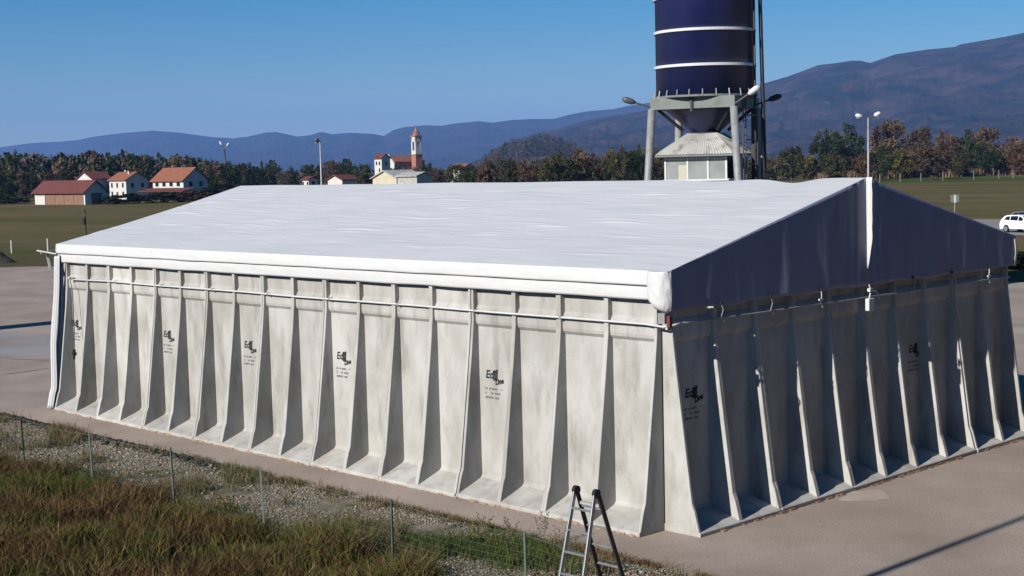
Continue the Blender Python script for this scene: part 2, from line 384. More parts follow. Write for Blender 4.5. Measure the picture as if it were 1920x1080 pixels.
def tree(u, vtop, hw, D, kind, shape, label, group=None, name=None):
    p = at_depth(u, horizon(u), D); H = CAM[2] + (horizon(u)-vtop)/FPX*D
    W_ = hw/FPX*D
    o = empty(name or ('conifer_tree' if shape == 'spire' else 'tree'), (p[0], p[1], -.03), random.uniform(0, 6.28))
    k = random.randrange(2); ch = H*(.86 if shape != 'spire' else .95)
    c = link('crown', CROWN[(kind, shape, k)], None, o)
    c.scale = (W_, W_, ch/2); c.location = (0, 0, H-ch/2)
    t = link('trunk', TRUNK[random.randrange(3)], None, o); t.scale = (H, H, H)
    tag(o, label, 'tree', group); return o
# trees behind the right-hand field: (u, top, half width, kind, shape, place words)
RT = [(1446,284,14,'bare','round','beside the silo pipes'),(1484,271,22,'olive','round','right of the silo'),(1517,293,20,'yellow','round','below the mountain foot'),
 (1548,241,25,'dark','oval','rising in the wood edge'),(1587,236,33,'dark','round','largest of the wood edge'),(1620,290,18,'rust','round','low beside the lamp post'),
 (1672,223,37,'brown','oval','tallest of the wood edge'),(1650,278,22,'dark','round','low behind the lamp post'),(1690,281,24,'yellow','round','low in front of the tallest brown tree'),
 (1731,236,23,'brown','oval','slender'),(1745,278,37,'brown','round','broad and low'),(1773,241,21,'rust','oval','slender'),(1812,247,26,'dark','round','between autumn trees'),
 (1847,241,26,'brown','round','rounded'),(1853,279,24,'dark','round','low'),(1894,258,27,'brown','round','above the road'),(1918,272,24,'rust','round','above the white car'),
 (1955,252,30,'olive','round','past the car'),(1800,285,26,'olive','round','low below the slender rusty one'),(1990,250,30,'brown','oval','past the car'),(1570,288,26,'olive','round','low below the largest dark one')]
for i, (u, v, hw, kind, shape, w) in enumerate(RT):
    tree(u, v, hw*1.12, 440+12*(i % 5) + (30 if v < 262 else -20), kind, shape,
         f"{ADJ[kind]} {'rounded' if shape=='round' else 'tall oval'} tree {w}, along the field", 'trees along the far field')
ORDN = ['nearest','second','third','fourth','fifth','sixth','seventh','eighth','ninth','tenth','eleventh']
MT = [(881,312,14,'dark'),(910,298,20,'brown'),(926,284,20,'bare'),(950,294,20,'olive'),(968,292,18,'bare'),(989,297,20,'rust'),(1010,294,20,'bare'),(1033,290,20,'olive'),
 (1056,282,24,'olive'),(1079,279,24,'brown'),(1094,288,16,'dark'),(1116,287,20,'brown'),(1130,296,16,'dark'),(1147,278,20,'yellow'),(1164,276,20,'olive'),(1179,280,16,'dark'),
 (1196,273,16,'dark'),(1214,277,20,'yellow'),(1234,280,20,'brown'),(1262,284,24,'brown'),(1300,286,24,'olive'),(1345,286,24,'bare'),(1400,290,24,'olive'),(1425,284,18,'bare')]
for i, (u, v, hw, kind) in enumerate(MT):
    tree(u, v, hw*1.1, 330+9*(i % 7), kind, 'oval' if i % 3 else 'round', f"{ORDN[sum(1 for t in MT if t[3]==kind and abs(t[0]-1325) < abs(u-1325))]} {ADJ[kind]} tree from the silo in the copse behind the roof", 'trees of the copse by the silo')
LT = [(405,306,18,'brown'),(432,304,16,'dark'),(448,303,18,'olive'),(470,306,18,'dark'),(491,294,12,'dark'),(510,298,16,'dark'),(530,316,16,'bare'),(549,308,14,'dark'),
 (584,305,18,'olive'),(606,303,16,'bare'),(622,302,16,'brown'),(649,296,20,'dark'),(681,306,18,'olive'),(741,314,20,'dark'),(764,316,18,'dark'),(783,312,14,'yellow'),
 (799,304,12,'dark'),(830,318,16,'brown'),(853,306,16,'olive'),(871,311,14,'brown'),(815,316,14,'rust'),(386,300,18,'brown'),(365,305,18,'dark')]
for i, (u, v, hw, kind) in enumerate(LT):
    tree(u, v, hw*1.15, 470+14*(i % 6), kind, 'spire' if u in (491, 549) else ('oval' if i % 2 else 'round'), f"{ORDN[sum(1 for t in LT if t[3]==kind and abs(t[0]-780) < abs(u-780))]} {ADJ[kind]} tree from the bell tower in the village tree belt", 'trees of the village belt')
FT = [(12,318,22,'dark'),(40,322,18,'brown'),(118,315,16,'olive'),(258,318,16,'brown'),(398,322,20,'dark'),(232,332,14,'olive'),(90,325,14,'rust')]
for i, (u, v, hw, kind) in enumerate(FT):
    tree(u, v, hw, 430+10*(i % 3), kind, 'round', f"{ORDN[sum(1 for t in FT if t[3]==kind and abs(t[0]-150) < abs(u-150))]} {ADJ[kind]} tree from the red-roofed barn", 'trees by the farm')
# woods that read as one mass
def wood(name, label, u0, u1, vtop, d0, d1, ntree, kinds, seed, hgt=None, nc=12, nl=20, jit=4, wfac=(.018, .03)):
    rg = np.random.default_rng(seed); VS, CS = [], []
    for i in range(ntree):
        u = rg.uniform(u0, u1); D = rg.uniform(d0, d1); p = at_depth(u, horizon(u), D)
        vt = np.interp(u, [q[0] for q in vtop], [q[1] for q in vtop]) + rg.uniform(-jit*.5, jit)
        if hgt is None: z0 = 0.0; H = max(3., CAM[2] + (horizon(u)-vt)/FPX*D)
        else: H = hgt*rg.uniform(.7, 1.2); z0 = CAM[2] + (horizon(u)-vt)/FPX*D - H
        V, C = crown_arrays(rg, kinds[rg.integers(len(kinds))], 'oval' if rg.random() < .7 else 'round', nc, nl, .11)
        W_ = H*rg.uniform(.22, .38)
        VS.append(V*np.array([W_, W_, H/2]) + np.array([p[0], p[1], z0+H/2])); CS.append(C)
    o = link(name, quads_mesh(name, np.concatenate(VS), np.concatenate(CS), M['leaf']), None)
    stuff(o, label, 'woodland'); return o
wood('woodland', 'dark mixed wood stretching behind the farmhouses', -160, 430, [(-160,290),(0,289),(200,288),(330,291),(430,306)], 470, 760, 330, ['dark','brown','dark','bare','dark','olive'], 3)
wood('woodland', 'low band of village trees behind the church houses', 400, 920, [(400,312),(520,318),(700,318),(920,314)], 700, 1000, 200, ['dark','brown','olive','bare'], 5)
wood('woodland', 'thicket filling the copse behind the white roof', 880, 1450, [(880,314),(960,302),(1060,296),(1230,290),(1450,294)], 400, 470, 160, ['brown','bare','olive','dark','rust'], 7)
wood('woodland', 'undergrowth of the wood edge beyond the right field', 1430, 2150, [(1430,294),(1600,286),(1760,272),(2150,268)], 470, 560, 190, ['brown','rust','dark','olive','bare'], 9)
wood('hill_wood', 'hazy trees covering the small rounded hill', 890, 1112, [(890,306),(905,302),(925,284),(950,270),(1000,262),(1022,256),(1050,262),(1075,273),(1092,288),(1112,300)], 2250, 2600, 420, ['bare','brown','dark','bare'], 13, hgt=20, jit=22, nc=9, nl=14)

# dried crop strip with fence posts beyond the right field
ca, cb = onz(1560,338), onz(2080,323); rg = np.random.default_rng(21)
nst = 9000; t = rg.uniform(0, 1, nst); base = ca[None]+(cb-ca)[None]*t[:, None]
perp = np.array([-(cb-ca)[1], (cb-ca)[0], 0]); perp /= np.linalg.norm(perp)
if perp @ np.array([CF[0], CF[1], 0]) < 0: perp = -perp
base = base + perp[None]*rg.uniform(0, 14, (nst, 1)); base[:, 2] = 0
hh = rg.uniform(1.5, 2.4, (nst, 1)); w = rg.normal(0, 1, (nst, 3)); w[:, 2] = 0; w /= np.linalg.norm(w, axis=1)[:, None]; w *= .16
up = np.array([0, 0, 1.])[None]*hh + rg.normal(0, .2, (nst, 3))
V = np.stack([base-w, base+w, base+up+w*.6, base+up-w*.6], 1).reshape(-1, 3)
pal = np.array([(.22,.15,.09),(.17,.105,.06),(.13,.08,.05),(.27,.2,.12)])
stuff(link('dry_crop', quads_mesh('dry_crop', V, pal[rg.integers(4, size=nst)]*rg.uniform(.8, 1.2, (nst, 1)), M['straw']), None), 'strip of dried brown crop along the far field edge', 'crop')
for i, u in enumerate([1650, 1688, 1727, 1768, 1826, 1873, 1900]):
    p = onz(u, 343-(u-1650)*.034); b = MB(); b.prism_z([(-.09,-.09),(.09,-.09),(.09,.09),(-.09,.09)], -.05, 2.3); b.prism_z([(-.11,-.11),(.11,-.11),(.11,.11),(-.11,.11)], 2.3, 2.36)
    o = b.build('fence_post', M['wood']); o.location = (p[0], p[1], 0)
    tag(o, 'grey wooden post along the dried crop strip', 'post', 'posts along the crop strip')

# ------------------------------------------------------------------ houses
def gable_house(name, label, p, rz, L_, Wd, he, hr, wall, roof, parts=None, over=.5, gable_mat=None):
    """origin: front right corner on the ground; front wall along -x, depth +y"""
    o = empty(name, (p[0], p[1], -.02), rz); tag(o, label, 'house')
    b = MB(); b.prism_x([(0,0),(Wd,0),(Wd,he),(Wd/2,hr-.12),(0,he)], -L_, 0); wl = b.build('wall', wall, o)
    sl = (hr-he)/(Wd/2); b = MB()
    for s in (0, 1):
        ye, yr = (-over, Wd/2) if s == 0 else (Wd+over, Wd/2)
        q = [(ye, he-over*sl), (yr, hr), (yr, hr+.22), (ye, he-over*sl+.2)]
        if s: q = q[::-1]
        b.prism_x(q, -L_-over, over)
    rf = b.build('roof', roof, o)
    return o, wl, rf
def windows(o, xs, z0, w, h, y=-.03, m_='darkglass', frame=True, name='window'):
    for x in xs:
        b = MB(); b.box(x-w/2, x+w/2, y, .02, z0, z0+h); k = b.build(name, M[m_], o)
        if frame:
            b = MB(); b.box(x-w/2-.1, x+w/2+.1, y-.05, .0, z0-.12, z0-.003); b.build('sill', M['plaster'], k)
def side_windows(o, ys, z0, w, h, m_='darkglass'):
    for y in ys:
        b = MB(); b.box(-.02, .03, y-w/2, y+w/2, z0, z0+h); b.build('window', M[m_], o)
def chimney(rf, x, y, z, h=1.0):
    b = MB(); b.box(x-.3, x+.3, y-.3, y+.3, z-.6, z+h); b.box(x-.4, x+.4, y-.4, y+.4, z+h+.003, z+h+.15); b.build('chimney', M['plaster'], rf)
# long red-roofed barn
p = onz(160, 384); barn, wl, rf = gable_house('barn', 'long low barn with dark red roof and brick front', p, 0, 26.0, 5.6, 3.3, 5.7, M['plaster'], M['roof_red'], over=.7)
b = MB(); b.box(-20.2, -.9, -.05, .02, 0, 2.75); b.build('brick_infill', M['brick'], barn)
for x in (-20.2, -15.4, -10.6, -5.7, -.9):
    b = MB(); b.box(x-.15, x+.15, -.16, -.052, 0, 2.75); b.build('pillar', M['wood'], barn)
b = MB(); b.box(-25, -21.2, -.04, .02, 2.2, 3.0); b.build('shutter', M['concrete_dark'], barn)
b = MB(); b.box(.004, .05, 1.6, 4.4, 0, 2.8); b.build('door', M['lamp_grey'], barn)
# farmhouse behind it
p = onz(172, 377); o, wl, rf = gable_house('farmhouse', 'white farmhouse with red tiled roof behind the barn', p+np.array([-6,14,0]), 0, 9.5, 7, 5.6, 7.6, M['plaster'], M['roof_orange'])
windows(o, (-8,-5,-1.8), 3.4, .9, 1.3); windows(o, (-8,-1.8), .9, .9, 1.3); side_windows(o, (2.0,5.2), 3.3, .9, 1.3)
b = MB(); b.box(-5.6, -4.5, -.05, .02, 0, 2.1); b.build('door', M['bark'], o); chimney(rf, -7.5, 4.4, 7.4, .8); chimney(rf, -2.5, 2.6, 7.1, .8)
p = onz(158, 376); o, wl, rf = gable_house('outbuilding', 'white gabled outbuilding peeping over the red barn roof', p+np.array([-6,6+6,0]), 1.571, 6, 9, 6.0, 7.9, M['plaster'], M['roof_red'], over=.4)
windows(o, (-5,-1), 3.0, .9, 1.2); b = MB(); b.box(-3.9, -2.1, -.05, .02, 0, 2.4); b.build('door', M['bark'], o); side_windows(o, (2.5,7.5), 3.0, .9, 1.2)
# orange-roofed house
p = onz(345, 376); o, wl, rf = gable_house('farmhouse', 'white house with bright terracotta roof and four small windows', p, 0, 15, 7.2, 5.4, 8.3, M['plaster'], M['roof_orange'], over=.6)
windows(o, (-12.9,-9.4,-5.9,-2.4), 3.7, 1.6, .9); windows(o, (-12,-8), .9, 1.2, 1.3); side_windows(o, (2.2,5.2), 3.6, 1.0, 1.2)
b = MB(); b.box(-5.2, -3.6, -.05, .02, 0, 2.2); b.build('door', M['bark'], o)
ln = MB(); ln.prism_x([(-4.5,2.4),(-.62,3.1),(-.62,3.3),(-4.5,2.6)], -15.3, 7); po = ln.build('porch_roof', M['roof_red'], o)
for x in (-15,-9.6,-4.2,1.2,6.6):
    b = MB(); b.tube([(x,-4.2,0),(x,-4.2,2.46)], .12, 6); b.build('porch_post', M['bark'], o)
# village houses
def small_house(u, v, L_, Wd, he, hr, wall, roof, label, rz=0, D=None, name='house'):
    p = onz(u, v) if D is None else at_depth(u, horizon(u), D); p = np.array([p[0], p[1], 0]) + (np.array([0, L_, 0]) if rz else 0)
    o, wl, rf = gable_house(name, label, p, rz, L_, Wd, he, hr, wall, roof, over=.4)
    return o, wl, rf
o, wl, rf = small_house(716, 0, 4.4, 4.2, 11.0, 12.6, M['plaster'], M['roof_red'], 'tall narrow white house with two windows below the church', D=560)
windows(o, (-3.1,-1.3), 8.4, .8, 1.3); windows(o, (-1.4,), 5.8, .8, 1.3); side_windows(o, (2.1,), 8.2, .9, 1.4); chimney(rf, -3, 3, 11.9, .7)
b = MB(); b.box(-3.6, -2.6, -.05, .02, 0, 2.1); b.build('door', M['bark'], o)
o, wl, rf = small_house(743, 0, 7, 7.8, 4.9, 6.35, M['cream'], M['corr'], 'cream gabled shed with grey roof edge below the tall white house', 1.571, D=300, name='shed')
windows(o, (-1.2,), 2.4, 1.2, .8); b = MB(); b.box(-5.8, -3.2, -.05, .02, 0, 2.4); b.build('door', M['green_steel'], o); side_windows(o, (2.2,6.2), 2.4, 1.2, .9)
o, wl, rf = small_house(781, 0, 6, 4, 5.3, 5.9, M['corr'], M['corr'], 'grey low shed with flat pitched metal roof', D=290, name='shed')
b = MB(); b.box(-4.6, -2.2, -.05, .02, 0, 3.2); b.build('door', M['galv'], o); windows(o, (-5.3,-1.2), 2.8, 1, .8)
o, wl, rf = small_house(641, 0, 4, 5.4, 4.6, 5.6, M['plaster'], M['roof_red'], 'white gable end of a low house behind the ridge', 1.571, D=330)
windows(o, (-1,), 2, 1, 1.2); side_windows(o, (2.0,5), 2.6, 1, 1.2); b = MB(); b.box(-3.3, -2.3, -.05, .02, 0, 2.1); b.build('door', M['bark'], o)
o, wl, rf = small_house(578, 0, 2.8, 3, 4.6, 5.2, M['plaster'], M['roof_red'], 'tiny white house front beside the slim lamp post', D=380)
windows(o, (-2.4,-.5), 3, .6, 1.0); side_windows(o, (1.5,), 3, .9, 1.1); b = MB(); b.box(-1.8, -1.1, -.05, .02, 0, 2.0); b.build('door', M['bark'], o)
o, wl, rf = small_house(868, 0, 9, 7, 6.5, 8.2, M['cream'], M['roof_orange'], 'pale house half hidden right of the church', D=640)
windows(o, (-7,-4.5,-2), 4.2, .9, 1.2); side_windows(o, (2,5), 4.2, .9, 1.2); b = MB(); b.box(-5.0, -4.0, -.05, .02, 0, 2.1); b.build('door', M['bark'], o)

# church with bell tower
D = 820; k = D/FPX
p = at_depth(741, horizon(741), D); ch = empty('church', (p[0], p[1], 0), 1.47); tag(ch, 'church with pink brick bell tower and white front', 'church')
zr = lambda u, v: CAM[2] + (horizon(u)-v)*k
NL = 18.0
b = MB(); b.prism_z([(0,0),(0,11),(NL+2,11),(NL+2,0)][::-1], 0, zr(760,302)); b.build('nave', M['pink'], ch)
he, hr = zr(760,303), zr(760,291)
b = MB()
b.add([(-.4,-.6,he),(NL+2.4,-.6,he),(NL+2.4,11.6,he),(-.4,11.6,he),(-.4,5.5,hr),(NL+2.4,5.5,hr)], [(0,1,5,4),(2,3,4,5),(0,4,3),(1,2,5),(3,2,1,0)])
rf = b.build('roof', M['roof_orange'], ch)
b = MB(); b.prism_z([(-.9,-.5),(-.45,-.5),(-.45,11.5),(-.9,11.5)], 0, he-1.0); 
b.add([(-.9,-.5,he-.99),(-.9,11.5,he-.99),(-.9,5.5,hr+.9),(-.45,-.5,he-.99),(-.45,11.5,he-.99),(-.45,5.5,hr+.9)], [(2,1,0),(3,4,5),(0,1,4,3),(1,2,5,4),(2,0,3,5)])
fa = b.build('facade', M['plaster'], ch); b = MB(); b.box(-1.0, -.88, 4.3, 6.7, 0, 4); b.build('door', M['bark'], ch)
for x in (3, 7, 11):
    b = MB(); b.box(x-.5, x+.5, -.06, .02, 6, 8.6); b.build('window', M['darkglass'], ch)
tx, ty, s = NL-5.0, -2.7, 2.15
zb, zc, zt = zr(780,289), zr(780,256), zr(780,250)
b = MB(); b.box(tx-s, tx+s, ty-s, ty+s, 0, zb); tower = b.build('bell_tower', M['pink'], ch)
b = MB(); sw = s*.98
for sx in (-1, 1):
    for sy in (-1, 1): b.box(tx+sx*sw-(.0 if sx < 0 else 1.1), tx+sx*sw+(1.1 if sx < 0 else 0), ty+sy*sw-(0 if sy < 0 else 1.1), ty+sy*sw+(1.1 if sy < 0 else 0), zb+.01, zc)
b.box(tx-sw, tx+sw, ty-sw, ty+sw, zc-3.0, zc-.01); b.box(tx-sw+.02, tx+sw-.02, ty-sw+.02, ty+sw-.02, zb+.02, zb+2.0); b.build('belfry', M['plaster'], tower)
b = MB(); b.box(tx-s-.35, tx+s+.35, ty-s-.35, ty+s+.35, zc, zc+.6); b.box(tx-s-.25, tx+s+.25, ty-s-.25, ty+s+.25, zb-.5, zb); b.build('cornice', M['pink'], tower)
b = MB(); b.lathe([(1.95,zc+.6),(1.85,zc+2.4),(2.05,zc+2.5),(1.25,zr(780,247)),(.55,zr(780,241)),(.10,zr(780,236))], 8, tx, ty); b.build('spire', M['pink'], tower)
b = MB(); b.tube([(tx,ty,zr(780,237)),(tx,ty,zr(780,233.5))], .07, 5); b.box(tx-.5, tx+.5, ty-.05, ty+.05, zr(780,235), zr(780,235)+.14); b.build('cross', M['dark_steel'], tower)

# ------------------------------------------------------------------ lamp posts and masts
def lamp_post(u, vtop, D, label, heads, dia=.09, name='street_lamp', pole='galv', headm='lamp_white', rz=0.0, hs=1.0):
    p = at_depth(u, horizon(u), D); H = CAM[2] + (horizon(u)-vtop)/FPX*D
    o = empty(name, (p[0], p[1], 0), rz); tag(o, label, 'lamp post')
    b = MB(); b.tube([(0,0,0),(0,0,H*.5),(0,0,H)], [dia*1.25, dia, dia*.75], 10); b.build('pole', M[pole], o, smooth=True)
    b = MB(); b.lathe([(dia*1.9,0),(dia*1.9,.25),(dia*1.3,.4)], 10); b.build('base_collar', M['concrete_dark'], o)
    for (dx, dy, dz, ln_) in heads:
        v = Vector((dx, dy, dz)).normalized()
        a = Vector((0,0,H-.05)); e_ = a + v*ln_*.45
        b = MB(); b.tube([a, e_], dia*.55, 8); b.build('arm', M['lamp_grey'], o)
        hd = MB(); hd.tube([e_, e_+v*ln_*.12, e_+v*ln_*.4, e_+v*ln_*.55], [.06*hs, .15*hs, .17*hs, .05*hs], 8)
        h = hd.build('lamp_head', M[headm], o, smooth=True)
        q = e_+v*ln_*.3
        b = MB(); b.box(q.x-.13, q.x+.13, q.y-.13, q.y+.13, q.z-.19, q.z-.15); b.build('lens', M['glass'], h)
    return o
rx, ry = CR[0], CR[1]
lamp_post(1628, 221, 105, 'tall slim street lamp with two white heads behind the gable', [(rx,ry,.42,1.0),(-rx,-ry,.28,.95)], .085)
lamp_post(602, 264, 110, 'slim street lamp with one round head rising behind the roof', [(.5,-.8,.12,.85)], .075, headm='lamp_grey')
o = lamp_post(423, 279, 590, 'short dark mast forking into two pale floodlights above the trees', [(-rx,-ry,1.5,3.6),(rx,ry,1.2,3.0)], .34, name='floodlight_mast', pole='dark_steel', hs=2.6)
# thin pole beyond the yard at left, with crossarm
p = onz(161, 446); o = empty('utility_pole', (p[0], p[1], 0)); tag(o, 'thin dark utility pole in the field behind the tarpaulin roof', 'pole')
b = MB(); b.tube([(0,0,0),(0,0,3.2)], [.14,.10], 8); b.build('pole', M['bark'], o)
b = MB(); b.box(-.5,.5,-.06,.06,2.5,2.62); b.build('crossarm', M['bark'], o)
b = MB(); b.box(-.22,.22,-.22,-.09,1.5,2.2); b.build('box', M['dark_steel'], o)
# wire fence by the verge at left
fp = [onz(22,474), onz(90,470), onz(-45,478), onz(-110,482)]
for i, p in enumerate(fp):
    b = MB(); b.tube([(0,0,-.03),(0,0,1.05)], .075, 8); b.lathe([(.095,1.05),(.05,1.12)], 8); q = b.build('fence_post', M['white']); q.location = (p[0], p[1], 0)
    tag(q, 'white round post in the roadside wire fence', 'post', 'white posts of the roadside fence')
b = MB(); P4 = sorted([tuple(q) for q in fp], key=lambda q: q[0])
for z in (.4, .9): b.tube([(q[0], q[1], z) for q in P4], .012, 5)
tag(b.build('fence_wire', M['galv']), 'thin wires strung between white roadside posts', 'wire')
# earth heap at the left edge
p = onz(-8, 492); b = MB()
def heap(u_, v_):
    a = u_*2*math.pi; r = v_
    h = (1-r**1.6)*1.2*(1+.5*noise.noise(Vector((math.cos(a)*r*2, math.sin(a)*r*2, 3))))
    return (r*2.0*math.cos(a), r*1.5*math.sin(a), h*.7-.05)
b.grid(heap, 28, 8); o = b.build('earth_heap', M['soil'], smooth=True); o.location = (p[0], p[1], 0); tag(o, 'low heap of dark earth on the verge', 'heap')
# small road sign beyond the field at right
p = onz(1790, 401); o = empty('road_sign', (p[0], p[1], 0), YAW*-1); tag(o, 'small pale sign board on a thin post in the right field', 'sign')
b = MB(); b.tube([(0,0,0),(0,0,2.3)], .05, 8); b.build('post', M['galv'], o)
b = MB(); b.box(-.5,.5,-.09,-.052,1.35,2.2); b.build('board', M['green_steel'], o, bevel=.02)
b = MB(); b.box(-.12,.12,-.10,-.092,1.3,2.15); b.build('stripe', M['white'], o)
# dark shrub behind the building's far corner
def shrub(p, label, wx, h, kind, seed):
    rg = np.random.default_rng(seed); V, C = crown_arrays(rg, kind, 'round', 40, 60, .07)
    o = empty('shrub', (p[0], p[1], 0)); tag(o, label, 'shrub')
    c = link('foliage', quads_mesh('foliage', V*np.array([wx, wx, h/2])+np.array([0,0,h*.45]), C, M['leaf']), None, o)
    b = MB(); b.tube([(0,0,-.03),(.05,0,h*.5)], [.06,.02], 6); b.build('stem', M['bark'], o)
shrub(onz(1909, 503), 'low dark shrub beyond the far corner of the tent gable', 1.5, 1.0, 'dark', 77)
for hu, hv, hw_, hh_, hk, hl in ((300,380,5.0,2.6,'dark','dark hedge below the terracotta-roofed house'),(352,378,5.5,2.8,'rust','rusty brown hedge below the terracotta-roofed house'),(395,375,5.5,3.2,'dark','dark hedge at the end wall of the terracotta-roofed house'),(232,382,5.0,2.6,'dark','dark hedge between the barn and the terracotta-roofed house'),(20,382,5.5,2.4,'dark','dark hedge past the white end of the barn')):
    shrub(onz(hu, hv), hl, hw_, hh_, hk, int(hu))
shrub(onz(1937, 501), 'second dark shrub beside the low one past the gable corner', 1.7, 1.1, 'dark', 78)

# ------------------------------------------------------------------ cars
def car(p, heading, paint, label):
    """origin: middle of the car on the ground, nose towards +x"""
    o = empty('parked_car', (p[0], p[1], 0), heading); tag(o, label, 'car', None)
    Wd = .89
    low = [(-2.08,.34),(-1.98,.26),(-1.72,.26)]
    def arch(cx): return [(cx+.36*math.cos(a), .32+.36*math.sin(a)) for a in [math.pi*(1-t/8) for t in range(9)]]
    low = [(-2.10,.40),(-2.05,.26)] + arch(-1.32) + arch(1.32) + [(2.05,.24),(2.12,.40),(2.10,.62),(1.95,.80),(1.0,.97),(-1.9,1.03),(-2.08,.90),(-2.12,.65)]
    def loft(prof, ws):
        n_ = len(prof); b = MB(); vs = []
        for (yy, sc) in ws:
            for (x, z) in prof: vs.append((x*sc, yy, .30+(z-.30)*(sc*.5+.5)))
        fs = []
        for r in range(len(ws)-1):
            for i in range(n_): fs.append((r*n_+i, r*n_+(i+1)%n_, (r+1)*n_+(i+1)%n_, (r+1)*n_+i))
        fs += [tuple(range(n_))[::-1], tuple(range((len(ws)-1)*n_, len(ws)*n_))]
        return b.add(vs, fs)
    body = loft(low, [(-Wd,.955),(-Wd*.92,.99),(-.5,1.0),(.5,1.0),(Wd*.92,.99),(Wd,.955)]).build('body', paint, o, smooth=False, bevel=.03)
    top = [(-2.02,1.0),(-1.62,1.40),(-1.3,1.48),(-.2,1.50),(.35,1.43),(1.15,.95)]
    b = MB(); vs = []
    for yy, dz in ((-.84,0),(.84,0)):
        for (x, z) in top: vs.append((x, yy*(1-.20*max(0,(z-.97))/.5), z))
    n_ = len(top); b.add(vs, [tuple(range(n_))[::-1], tuple(range(n_, 2*n_))] + [(i, (i+1)%n_, n_+(i+1)%n_, n_+i) for i in range(n_)])
    cab = b.build('cabin', paint, o, bevel=.04)
    for sg in (-1, 1):
        def yz(z): return sg*(.84*(1-.20*max(0,(z-.97))/.5)+.006)
        for win in ([(-1.62,1.08),(-1.38,1.36),(-.95,1.41),(-.95,1.05)], [(-.88,1.05),(-.88,1.41),(-.2,1.43),(-.02,1.42),(-.02,1.03)], [(.05,1.03),(.05,1.41),(.32,1.36),(.86,1.01)]):
            b = MB(); n_ = len(win); vs = [(x, yz(z), z) for x, z in win]; vs2 = [(x, yz(z)-sg*.03, z) for x, z in win]
            b.add(vs+vs2, [tuple(range(n_)) , tuple(range(n_, 2*n_))[::-1]] + [(i, (i+1)%n_, n_+(i+1)%n_, n_+i) for i in range(n_)]); b.build('side_window', M['darkglass'], cab)
        b = MB(); b.box(.72, .92, sg*.92-.09, sg*.92+.09, .98, 1.12); b.build('mirror', paint, o, bevel=.03)
        b = MB(); b.box(-2.11, -1.93, sg*.66-.17, sg*.66+.17, .72, .92); b.build('tail_light', M['roof_red'], o, bevel=.02)
        b = MB(); b.box(1.88, 2.09, sg*.62-.2, sg*.62+.2, .58, .75); b.build('headlight', M['glass'], o, bevel=.03)
        b = MB(); b.box(-.35, -.15, sg*(Wd+.001)-.015, sg*(Wd+.001)+.015, .84, .87); b.build('door_handle', M['alu'], o)
        for cx in (-1.32, 1.32):
            b = MB(); y0 = sg*(Wd-.20); y1 = sg*(Wd-.005); b.tube([(cx,y0,.32),(cx,y1,.32)], .32, 20); wv = b.build('wheel', M['tyre'], o, bevel=.03)
            b = MB(); b.tube([(cx,y1,.32),(cx,y1+sg*.012,.32)], .21, 16); b.build('rim', M['alu'], wv)
    b = MB(); b.add([(.42,-.66,1.415),(1.08,-.72,1.0),(1.08,.72,1.0),(.42,.66,1.415),(.44,-.66,1.432),(1.13,-.74,1.0),(1.13,.74,1.0),(.44,.66,1.432)], [(0,1,2,3),(7,6,5,4),(0,4,5,1),(2,6,7,3),(1,5,6,2),(3,7,4,0)]); b.build('windscreen', M['darkglass'], cab)
    b = MB(); b.add([(-1.70,-.62,1.36),(-1.98,-.68,1.08),(-1.98,.68,1.08),(-1.70,.62,1.36),(-1.73,-.62,1.37),(-2.01,-.68,1.08),(-2.01,.68,1.08),(-1.73,.62,1.37)], [(3,2,1,0),(4,5,6,7),(0,1,5,4),(2,3,7,6),(1,2,6,5),(3,0,4,7)]); b.build('rear_window', M['darkglass'], cab)
    b = MB(); b.box(-2.14, -2.10, -.26, .26, .48, .60); b.build('number_plate', M['white'], o)
    return o
pw, pf = onz(1886,435.6), onz(1921,437.0)
hd = math.atan2(pf[1]-pw[1], pf[0]-pw[0])
hv = np.array([math.cos(hd), math.sin(hd), 0]); nv = np.array([-math.sin(hd), math.cos(hd), 0])
ctr = pw + hv*1.32 + nv*.85*(1 if nv @ np.array([CF[0],CF[1],0]) > 0 else -1)
car(ctr, hd, M['car_white'], 'white hatchback parked on the side road')
p2 = onz(1935, 427); car(p2, hd+.15, M['car_grey'], 'grey car parked behind the white hatchback')

# ------------------------------------------------------------------ silo tower
SD = 62.0
sc = at_depth(1324, horizon(1324), SD); SX, SY = sc[0], sc[1]
zs = lambda v, u=1324, dd=0.0: CAM[2] + (horizon(u)-v)/FPX*(SD+dd)
front = math.atan2(CAM[1]-SY, CAM[0]-SX)            # direction towards the camera
silo = empty('cement_silo', (SX, SY, 0), front + math.pi/2 - .31); tag(silo, 'navy blue cement silo with white rings on a steel frame', 'silo')
SR = 2.06; z0 = zs(181); zt = z0+10.5
b = MB(); b.lathe([(SR,z0),(SR,zt),(SR*.5,zt+.8),(.3,zt+1.1)], 64); b.build('shell', M['navy'], silo, smooth=False)
for p_ in silo.children:
    for f in p_.data.polygons: f.use_smooth = abs(f.normal.z) < .5
for v in (127.5, 64, 2, -60, -122, -184):
    z = zs(v); b = MB(); b.lathe([(SR+.003,z-.055),(SR+.075,z-.055),(SR+.075,z+.055),(SR+.003,z+.055)], 64, cap=False); b.build('ring', M['lamp_white'], silo)
S = 1.70; zf0, zf1 = zs(206), zs(185)
b = MB()
for (a0,a1,b0,b1) in ((-S-.12,S+.12,-S-.12,-S+.12),(-S-.12,S+.12,S-.12,S+.12),(-S-.12,-S+.12,-S+.123,S-.123),(S-.12,S+.12,-S+.123,S-.123)):
    b.box(a0,a1,b0,b1,zf0,zf1)
b.build('ring_beam', M['green_steel'], silo, bevel=.01)
b = MB(); b.lathe([(SR-.25,zf1+.004),(SR+.10,zf1+.004),(SR+.10,z0-.003),(SR-.25,z0-.003)], 40, cap=False); b.build('skirt', M['green_steel'], silo)
rgs = random.Random(4)
b = MB()
